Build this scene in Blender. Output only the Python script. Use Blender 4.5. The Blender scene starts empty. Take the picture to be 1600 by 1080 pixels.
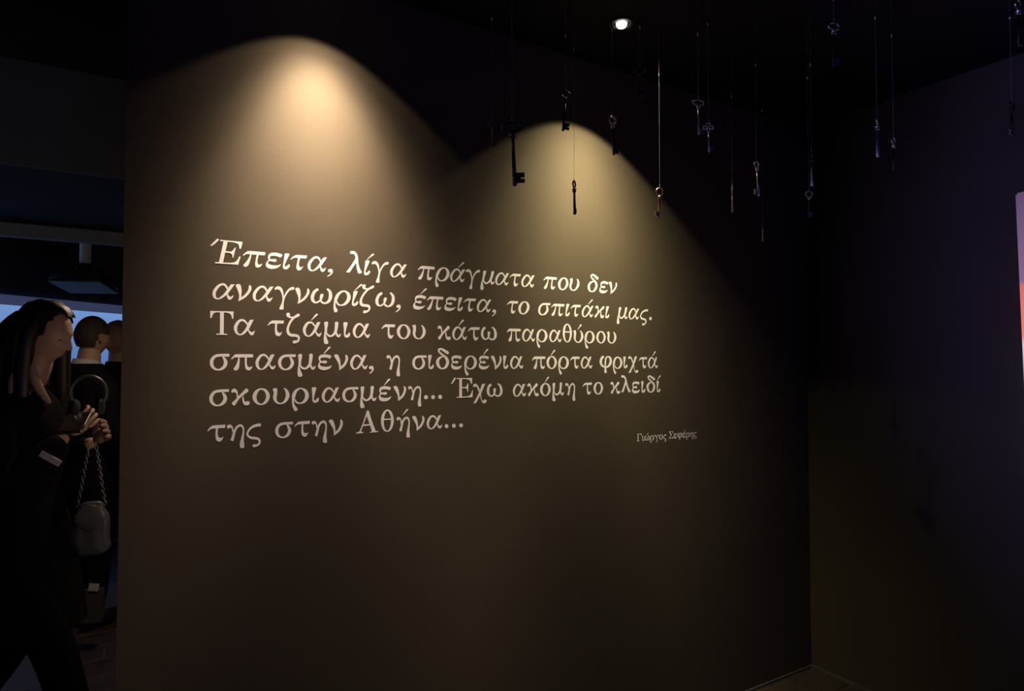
import bpy, bmesh, math, random, json
from mathutils import Vector, Matrix
from mathutils.geometry import tessellate_polygon

R = math.radians
PI = math.pi
scene = bpy.context.scene
col = scene.collection
random.seed(7)

# ---------------------------------------------------------------- camera
cam_d = bpy.data.cameras.new('camera')
cam_d.sensor_width = 36.0
cam_d.lens = 22.5
cam_d.clip_start = 0.05
cam = bpy.data.objects.new('camera', cam_d)
cam.location = (0, 0, 1.55)
cam.rotation_euler = (R(91.69), 0, 0)
col.objects.link(cam)
scene.camera = cam

# ---------------------------------------------------------------- world / exposure
w = bpy.data.worlds.new('world')
scene.world = w
w.use_nodes = True
w.node_tree.nodes['Background'].inputs[0].default_value = (0.02, 0.02, 0.03, 1)
w.node_tree.nodes['Background'].inputs[1].default_value = 0.05
scene.view_settings.view_transform = 'Standard'
scene.view_settings.look = 'None'
scene.view_settings.exposure = 0.0
scene.view_settings.gamma = 1.0
scene.view_settings.use_curve_mapping = False
scene.cycles.max_bounces = 6
scene.cycles.sample_clamp_indirect = 2.0
scene.cycles.use_denoising = True

# the text wall carries the room's own axes: s runs along it (0 at the corner), n comes out of it
C0 = Vector((1.5359, 3.3290, 0.0))
AX = Vector((0.85428, 0.51982, 0.0))
NX = Vector((0.51982, -0.85428, 0.0))
CEIL = 2.79
WALL_ANG = math.atan2(AX.y, AX.x)

def W(s, n, z):
    return C0 + AX * s + NX * n + Vector((0, 0, z))

# ---------------------------------------------------------------- lamps
# candela table of the recessed wall washers: a beam tilted towards the wall behind a
# round baffle whose edge cuts it off sharply at about 49 degrees from the vertical
BEAM = [(0, 430), (5, 425), (10, 365), (14, 305), (18, 240), (22, 150), (26, 70), (30, 30), (34, 14), (38, 8), (44, 4), (50, 2), (90, 1)]
BEAM_B = [(0, 290), (8, 285), (12, 262), (16, 215), (20, 160), (25, 104), (30, 62), (34, 36), (38, 18), (42, 9), (50, 4), (90, 2)]
def beam(a, B):
    for (a0, c0), (a1, c1) in zip(B[:-1], B[1:]):
        if a <= a1:
            return c0 + (c1 - c0) * (a - a0) / (a1 - a0)
    return B[-1][1]
def ies_text(name, to_wall, along, cut, B=BEAM, low=0.45):
    axis = Vector((along, to_wall, -1)).normalized()
    va = list(range(0, 46, 3)) + [46.5, 47.5, 48.5, 49.5, 50.5, 51.5, 53, 60, 90]
    ha = list(range(0, 361, 15))
    rows = []
    for h in ha:
        row = []
        for v in va:
            hr, vr = math.radians(h), math.radians(v)
            d = Vector((-math.sin(hr) * math.sin(vr), -math.cos(hr) * math.sin(vr), -math.cos(vr)))
            k = min(1.0, max(0.0, (cut + 1.6 - v) / 3.2))
            k = k * k * (3 - 2 * k)
            # asymmetric reflector: little light straight down
            u = min(1.0, max(0.0, (v - 5) / 12.0))
            k *= low + (1 - low) * u * u * (3 - 2 * u)
            row.append('%.2f' % (beam(math.degrees(math.acos(max(-1, min(1, d.dot(axis))))), B) * k))
        rows.append(' '.join(row))
    t = bpy.data.texts.new(name)
    t.write('IESNA:LM-63-2002\nTILT=NONE\n1 1000 1 %d %d 1 2 0 0 0\n1 1 10\n%s\n%s\n%s\n' % (
        len(va), len(ha), ' '.join(str(a) for a in va), ' '.join(str(a) for a in ha), '\n'.join(rows)))
    return t

def washer_light(name, loc, color, power, ies, radius=0.009, tilt=0.0):
    l = bpy.data.lights.new(name, 'POINT')
    l.color = color
    l.energy = power
    l.shadow_soft_size = radius
    l.use_nodes = True
    nt = l.node_tree
    em = nt.nodes['Emission']
    i = nt.nodes.new('ShaderNodeTexIES')
    i.mode = 'INTERNAL'
    i.ies = ies
    i.inputs['Strength'].default_value = 1.0
    nt.links.new(i.outputs[0], em.inputs['Strength'])
    o = bpy.data.objects.new(name, l)
    o.location = loc
    o.rotation_euler = (0, tilt, WALL_ANG)
    col.objects.link(o)
    return o

def plain_light(name, kind, loc, color, power, radius=0.05, rot=(0, 0, 0), spot=90):
    l = bpy.data.lights.new(name, kind)
    l.color = color
    l.energy = power
    l.shadow_soft_size = radius
    if kind == 'SPOT':
        l.spot_size = R(spot)
        l.spot_blend = 0.6
    o = bpy.data.objects.new(name, l)
    o.location = loc
    o.rotation_euler = rot
    col.objects.link(o)
    return o

def look(a, b):
    return (Vector(b) - Vector(a)).to_track_quat('-Z', 'Y').to_euler()

LAMP1 = W(-2.54, 0.22, 2.760)
LAMP2 = W(-1.512, 0.296, 2.760)
LAMP3 = Vector((-1.5, 3.1, 2.33))
washer_light('washer_light', LAMP1, (1.0, 0.80, 0.60), 10.2, ies_text('washer_ies_a', 0.27, 0.03, 50.3))
washer_light('washer_light', LAMP2, (1.0, 0.87, 0.56), 10.8, ies_text('washer_ies_b', 0.28, 0.08, 49.3, BEAM_B, 0.5))
plain_light('violet_light', 'SPOT', (-2.6, -0.6, 0.9), (0.26, 0.27, 1.0), 340.0, 0.3, look((-2.6, -0.6, 0.9), (2.75, 1.3, 1.85)), 44)  # added violet fill for the right wall, without a fixture
plain_light('neutral_light', 'SPOT', (-3.3, -0.2, 1.2), (0.94, 0.97, 1.0), 16.0, 0.1, look((-3.3, -0.2, 1.2), (-2.5, 2.6, 2.55)), 38)  # added fill to brighten header and fascia, without a fixture
plain_light('soffit_light', 'SPOT', LAMP3, (1.0, 0.72, 0.50), 26.0, 0.04, spot=150)

# ---------------------------------------------------------------- materials
def mat(name, color, rough=0.6, metal=0.0, emit=None, emit_s=0.0, noise=0.0, nscale=20.0, bump=0.0, bscale=200.0, spec=None, coat=0.0, color2=None):
    m = bpy.data.materials.new(name)
    m.use_nodes = True
    nt = m.node_tree
    b = nt.nodes['Principled BSDF']
    b.inputs['Base Color'].default_value = (*color, 1)
    b.inputs['Roughness'].default_value = rough
    b.inputs['Metallic'].default_value = metal
    if spec is not None:
        b.inputs['Specular IOR Level'].default_value = spec
    if coat:
        b.inputs['Coat Weight'].default_value = coat
    if emit:
        b.inputs['Emission Color'].default_value = (*emit, 1)
        b.inputs['Emission Strength'].default_value = emit_s
    tc = nt.nodes.new('ShaderNodeTexCoord')
    if noise > 0:
        n = nt.nodes.new('ShaderNodeTexNoise')
        n.inputs['Scale'].default_value = nscale
        n.inputs['Detail'].default_value = 6
        nt.links.new(tc.outputs['Object'], n.inputs['Vector'])
        r = nt.nodes.new('ShaderNodeValToRGB')
        lo = color2 or tuple(c * (1 - noise) for c in color)
        r.color_ramp.elements[0].color = (*lo, 1)
        r.color_ramp.elements[1].color = (*[min(1, c * (1 + noise)) for c in color], 1)
        r.color_ramp.elements[0].position = 0.3
        r.color_ramp.elements[1].position = 0.7
        nt.links.new(n.outputs['Fac'], r.inputs['Fac'])
        nt.links.new(r.outputs['Color'], b.inputs['Base Color'])
    if bump > 0:
        n2 = nt.nodes.new('ShaderNodeTexNoise')
        n2.inputs['Scale'].default_value = bscale
        n2.inputs['Detail'].default_value = 4
        nt.links.new(tc.outputs['Object'], n2.inputs['Vector'])
        bp = nt.nodes.new('ShaderNodeBump')
        bp.inputs['Strength'].default_value = bump
        bp.inputs['Distance'].default_value = 0.002
        nt.links.new(n2.outputs['Fac'], bp.inputs['Height'])
        nt.links.new(bp.outputs['Normal'], b.inputs['Normal'])
    return m

M = {}
M['wall'] = mat('dark_taupe_paint', (0.078, 0.061, 0.040), 0.75, noise=0.05, nscale=3, bump=0.12, bscale=90, spec=0.12)
M['black_paint'] = mat('black_matt_paint', (0.016, 0.016, 0.018), 0.85, noise=0.1, nscale=6, spec=0.2)
M['blue_black'] = mat('blue_black_paint', (0.13, 0.15, 0.18), 0.85, noise=0.1, nscale=4, spec=0.2)
M['grey_trim'] = mat('grey_painted_board', (0.20, 0.21, 0.22), 0.7, noise=0.06, nscale=5)
M['header'] = mat('charcoal_painted_board', (0.075, 0.080, 0.080), 0.8, noise=0.08, nscale=4)
M['vinyl'] = mat('cream_vinyl', (0.84, 0.80, 0.77), 0.8, noise=0.02, nscale=40, spec=0.2)
M['screed'] = mat('grey_screed', (0.22, 0.20, 0.18), 0.9, noise=0.1, nscale=12)
M['alu'] = mat('pale_metal_strip', (0.09, 0.085, 0.08), 0.7, noise=0.1, nscale=30)
M['plank'] = mat('dark_brown_floorboard', (0.045, 0.032, 0.022), 0.5, noise=0.35, nscale=9, bump=0.2, bscale=60)
M['iron'] = mat('dark_iron', (0.060, 0.048, 0.036), 0.42, 1.0, noise=0.4, nscale=60, bump=0.3, bscale=400)
M['steel'] = mat('worn_steel', (0.50, 0.48, 0.45), 0.3, 1.0, noise=0.3, nscale=70, bump=0.2, bscale=400)
M['bronze'] = mat('coppery_bronze', (0.62, 0.42, 0.32), 0.35, 1.0, noise=0.25, nscale=70, bump=0.2, bscale=400)
M['copper'] = mat('orange_copper', (0.75, 0.30, 0.12), 0.45, 0.9, noise=0.25, nscale=70)
M['thread'] = mat('nylon_thread', (0.22, 0.215, 0.20), 0.4, 0.0)
M['crimp'] = mat('aluminium_crimp', (0.75, 0.74, 0.72), 0.25, 1.0)
M['bezel'] = mat('black_lamp_bezel', (0.02, 0.02, 0.02), 0.5)
M['bulb'] = mat('lit_lamp_lens', (1, 1, 1), 0.3, emit=(1.0, 0.90, 0.74), emit_s=5.0)
M['skin'] = mat('skin', (0.46, 0.29, 0.21), 0.55, noise=0.06, nscale=30)
M['hair'] = mat('dark_brown_hair', (0.020, 0.014, 0.010), 0.5, noise=0.4, nscale=90)
M['hair_tip'] = mat('light_brown_hair', (0.30, 0.21, 0.14), 0.5, noise=0.3, nscale=90)
M['stubble'] = mat('cropped_dark_hair', (0.045, 0.032, 0.026), 0.8, noise=0.3, nscale=200)
M['black_cloth'] = mat('black_wool', (0.007, 0.007, 0.008), 0.95, noise=0.3, nscale=120, spec=0.06)
M['suit'] = mat('black_suit_cloth', (0.007, 0.007, 0.009), 0.95, noise=0.2, nscale=150, spec=0.06)
M['shirt'] = mat('white_shirt_cotton', (0.5, 0.5, 0.52), 0.8)
M['shoe'] = mat('black_leather', (0.012, 0.011, 0.010), 0.35)
M['eye'] = mat('eyeball', (0.55, 0.52, 0.50), 0.2)
M['iris'] = mat('dark_iris', (0.02, 0.013, 0.01), 0.2)
M['bag'] = mat('grey_satin_leather', (0.085, 0.092, 0.098), 0.32, noise=0.35, nscale=14, bump=0.6, bscale=18)
M['chain'] = mat('silver_chain', (0.32, 0.32, 0.33), 0.3, 1.0)
M['paper'] = mat('white_paper', (0.55, 0.55, 0.56), 0.8)
M['grey_plastic'] = mat('grey_plastic', (0.07, 0.07, 0.07), 0.45)
M['pad'] = mat('dark_foam_pad', (0.03, 0.03, 0.03), 0.9)
M['kraft'] = mat('dark_grey_paper_bag', (0.045, 0.045, 0.05), 0.8, noise=0.15, nscale=20)
M['pole'] = mat('white_painted_tube', (0.85, 0.85, 0.83), 0.45)
M['proj_black'] = mat('black_projector_shell', (0.012, 0.012, 0.014), 0.6)
M['proj_grey'] = mat('grey_projector_base', (0.22, 0.23, 0.26), 0.6)
M['glass'] = mat('dark_lens_glass', (0.02, 0.02, 0.03), 0.1)
M['phone'] = mat('black_phone_glass', (0.02, 0.02, 0.02), 0.12)

M['warm_panel'] = mat('warm_lit_panel', (0.5, 0.45, 0.4), 0.5, emit=(1.0, 0.72, 0.50), emit_s=1.3)  # glow of the added panel behind the text wall

def screen_mat(name, stops, axis='Z', noise_amt=0.0, strength=1.0, base=(0.02, 0.02, 0.02)):
    m = bpy.data.materials.new(name)
    m.use_nodes = True
    nt = m.node_tree
    b = nt.nodes['Principled BSDF']
    b.inputs['Base Color'].default_value = (*base, 1)
    b.inputs['Roughness'].default_value = 0.5
    tc = nt.nodes.new('ShaderNodeTexCoord')
    sp = nt.nodes.new('ShaderNodeSeparateXYZ')
    nt.links.new(tc.outputs['Generated'], sp.inputs[0])
    val = sp.outputs[axis]
    if noise_amt:
        n = nt.nodes.new('ShaderNodeTexNoise')
        n.inputs['Scale'].default_value = 2.2
        nt.links.new(tc.outputs['Generated'], n.inputs['Vector'])
        sc = nt.nodes.new('ShaderNodeMath'); sc.operation = 'MULTIPLY_ADD'
        sc.inputs[1].default_value = noise_amt
        sc.inputs[2].default_value = -noise_amt * 0.5
        nt.links.new(n.outputs['Fac'], sc.inputs[0])
        ad = nt.nodes.new('ShaderNodeMath'); ad.operation = 'ADD'
        nt.links.new(sc.outputs[0], ad.inputs[0])
        nt.links.new(val, ad.inputs[1])
        val = ad.outputs[0]
    r = nt.nodes.new('ShaderNodeValToRGB')
    el = r.color_ramp.elements
    while len(el) < len(stops):
        el.new(0.5)
    for e, (p, c) in zip(el, stops):
        e.position = p
        e.color = (*c, 1)
    nt.links.new(val, r.inputs['Fac'])
    nt.links.new(r.outputs['Color'], b.inputs['Emission Color'])
    b.inputs['Emission Strength'].default_value = strength
    return m

M['film'] = screen_mat('film_picture', [(0.0, (0.30, 0.26, 0.42)), (0.44, (0.55, 0.50, 0.68)), (0.485, (0.70, 0.55, 0.62)), (0.51, (0.80, 0.20, 0.17)),
                                        (0.60, (0.72, 0.17, 0.15)), (0.68, (0.62, 0.15, 0.14)), (0.70, (0.22, 0.12, 0.22)), (1.0, (0.10, 0.065, 0.12))], 'Z', 0.0)
M['blue_film'] = screen_mat('blue_projected_picture', [(0.0, (0.05, 0.09, 0.22)), (0.6, (0.10, 0.19, 0.44)), (1.0, (0.16, 0.29, 0.60))], 'Z', 0.0)
M['blue_border'] = screen_mat('blue_projection_border', [(0.0, (0.034, 0.045, 0.105)), (1.0, (0.030, 0.037, 0.078))], 'X')  # border glows by itself, standing in for light spilling off the picture
M['violet_film'] = screen_mat('violet_projected_picture', [(0.0, (0.12, 0.13, 0.7)), (1.0, (0.16, 0.15, 0.9))], 'Z', 0.3)  # glow of the added fill panel behind the viewer

# ---------------------------------------------------------------- helpers
def obj(name, bm_or_me, m, parent=None, smooth=False):
    if isinstance(bm_or_me, bmesh.types.BMesh):
        me = bpy.data.meshes.new(name)
        bmesh.ops.recalc_face_normals(bm_or_me, faces=bm_or_me.faces)
        bm_or_me.to_mesh(me)
        bm_or_me.free()
    else:
        me = bm_or_me
    if m is not None:
        me.materials.clear()
        me.materials.append(m)
    if smooth:
        for p in me.polygons:
            p.use_smooth = True
    o = bpy.data.objects.new(name, me)
    col.objects.link(o)
    if parent:
        o.parent = parent
    return o

def tag(o, label=None, cat=None, group=None, kind=None):
    if label: o['label'] = label
    if cat: o['category'] = cat
    if group: o['group'] = group
    if kind: o['kind'] = kind
    return o

def empty(name, loc, rotz=0.0, label=None, cat=None, group=None):
    o = bpy.data.objects.new(name, None)
    o.empty_display_size = 0.05
    o.location = loc
    o.rotation_euler = (0, 0, rotz)
    col.objects.link(o)
    return tag(o, label, cat, group)

def add_box(bm, x0, x1, y0, y1, z0, z1, mtx=None):
    vs = [bm.verts.new((x, y, z)) for x in (x0, x1) for y in (y0, y1) for z in (z0, z1)]
    for f in ((0, 1, 3, 2), (4, 6, 7, 5), (0, 4, 5, 1), (2, 3, 7, 6), (0, 2, 6, 4), (1, 5, 7, 3)):
        bm.faces.new([vs[i] for i in f])
    if mtx:
        for v in vs: v.co = mtx @ v.co
    return vs

def box_sn(s0, s1, n0, n1, z0, z1):
    """box laid out along the text wall's axes"""
    bm = bmesh.new()
    m = Matrix.Translation(C0) @ Matrix(((AX.x, NX.x, 0, 0), (AX.y, NX.y, 0, 0), (0, 0, 1, 0), (0, 0, 0, 1)))
    add_box(bm, s0, s1, n0, n1, z0, z1, m)
    return bm

def add_tube(bm, pts, rad, seg=10, closed=False, caps=True):
    pts = [Vector(p) for p in pts]
    n = len(pts)
    rads = rad if isinstance(rad, (list, tuple)) else [rad] * n
    rings = []
    prev_u = None
    for i in range(n):
        if closed:
            t = pts[(i + 1) % n] - pts[i - 1]
        else:
            t = pts[min(i + 1, n - 1)] - pts[max(i - 1, 0)]
        t.normalize()
        if prev_u is None:
            a = Vector((0, 0, 1)) if abs(t.z) < 0.9 else Vector((1, 0, 0))
            u = t.cross(a).normalized()
        else:
            u = (prev_u - t * prev_u.dot(t)).normalized()
        prev_u = u
        v = t.cross(u)
        rings.append([bm.verts.new(pts[i] + (u * math.cos(2 * PI * k / seg) + v * math.sin(2 * PI * k / seg)) * rads[i]) for k in range(seg)])
    for i in range(n if closed else n - 1):
        a, b = rings[i], rings[(i + 1) % n]
        for k in range(seg):
            bm.faces.new((a[k], a[(k + 1) % seg], b[(k + 1) % seg], b[k]))
    if caps and not closed:
        bm.faces.new(rings[0][::-1]); bm.faces.new(rings[-1])

def add_lathe(bm, prof, seg=24, center=(0, 0, 0)):
    c = Vector(center)
    rings = []
    for r, z in prof:
        if r < 1e-6:
            rings.append([bm.verts.new(c + Vector((0, 0, z)))])
        else:
            rings.append([bm.verts.new(c + Vector((r * math.cos(2 * PI * k / seg), r * math.sin(2 * PI * k / seg), z))) for k in range(seg)])
    for a, b in zip(rings[:-1], rings[1:]):
        for k in range(seg):
            k2 = (k + 1) % seg
            if len(a) == 1: bm.faces.new((a[0], b[k2], b[k]))
            elif len(b) == 1: bm.faces.new((a[k], a[k2], b[0]))
            else: bm.faces.new((a[k], a[k2], b[k2], b[k]))

# ================================================================ THE SETTING
tag(obj('wall_left', box_sn(-3.045, 0.0, -0.16, 0.0, 0, CEIL), M['wall']), 'dark taupe painted wall carrying the cream quotation', kind='structure')
tag(obj('wall_right', box_sn(0.0, 0.15, -6.0, 4.8, 0, CEIL), M['wall']), 'dark painted wall on the right meeting the text wall', kind='structure')
tag(obj('wall_back', box_sn(-9.0, 0.15, 4.8, 4.95, 0, CEIL), M['wall']), 'dark wall closing the room behind the viewer', kind='structure')
tag(obj('wall_far', box_sn(-9.0, 0.15, -6.15, -6.0, 0, CEIL), M['black_paint']), 'black far wall of the next room', kind='structure')
# oblique wall of the next room that carries the blue projection
OB = Vector((-4.0, 5.0, 0)); OD = Vector((0.33, 0.944, 0)).normalized(); ON = Vector((OD.y, -OD.x, 0))
def ob_box(k0, k1, d0, d1, z0, z1):
    bm = bmesh.new()
    m = Matrix.Translation(OB) @ Matrix(((OD.x, ON.x, 0, 0), (OD.y, ON.y, 0, 0), (0, 0, 1, 0), (0, 0, 0, 1)))
    add_box(bm, k0, k1, d0, d1, z0, z1, m)
    return bm
tag(obj('wall_side', ob_box(-10.5, 5.5, -0.2, -0.03, 0, CEIL), M['blue_black']), 'black slanting wall behind the blue projection', kind='structure')

tag(obj('ceiling', box_sn(-9.0, 0.15, -6.15, 4.95, CEIL, CEIL + 0.1), M['black_paint']), 'black painted ceiling', kind='structure')
tag(obj('trim_3', box_sn(-9.0, -2.9, -2.55, -1.21, 2.36, CEIL - 0.001), M['black_paint']), 'black soffit behind the dark header board', kind='structure')
tag(obj('trim_1', box_sn(-9.0, -2.9, -1.209, -1.19, 2.358, CEIL - 0.001), M['header']), 'charcoal header board across the opening beside the text wall', kind='structure')
tag(obj('trim_2', box_sn(-9.0, -2.9, -2.61, -2.552, 2.284, CEIL - 0.001), M['grey_trim']), 'grey fascia strip behind the dark header', kind='structure')

tag(obj('baseboard_left', box_sn(-3.04, -0.009, 0.0, 0.006, -0.008, 0.012), M['alu']), 'thin pale metal strip at the foot of the text wall', kind='structure')
tag(obj('baseboard_right', box_sn(-0.008, 0.0, 0.0, 4.8, -0.008, 0.012), M['alu']), 'thin pale metal strip at the foot of the right wall', kind='structure')
floor = tag(obj('floor', box_sn(-9.0, 0.15, -6.15, 4.95, -0.12, -0.008), M['screed']), 'dark brown boarded floor', kind='structure')
PW, PL, GAP = 0.2, 1.35, 0.004
plank_bm = bmesh.new()
add_box(plank_bm, 0, PL - GAP, 0, PW - GAP, -0.008, 0.0)
bmesh.ops.bevel(plank_bm, geom=[e for e in plank_bm.edges if e.verts[0].co.z > -0.001 and e.verts[1].co.z > -0.001], offset=0.0015, segments=1, affect='EDGES')
plank_me = None
row = 0
n = 0.008
rows = []
while n < 2.0:
    rows.append(n); n += PW
n = 0.008 - PW
while n > -4.6:
    rows.append(n); n -= PW
for ri, n0 in enumerate(rows):
    off = (ri * 0.53) % PL
    s = -5.6 + off - PL
    while s < -0.02:
        s1 = min(s + PL, -0.010)
        if n0 < -0.1 and s > -2.9:
            s += PL
            continue
        if plank_me is None:
            o = obj('plank', plank_bm, M['plank'], floor)
            plank_me = o.data
        else:
            o = bpy.data.objects.new('plank', plank_me)
            col.objects.link(o)
            o.parent = floor
        o.matrix_world = Matrix.Translation(W(s, n0 + PW - GAP, 0)) @ Matrix.Rotation(WALL_ANG, 4, 'Z') @ Matrix.Scale((s1 - s) / PL, 4, (1, 0, 0))
        s += PL

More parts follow.
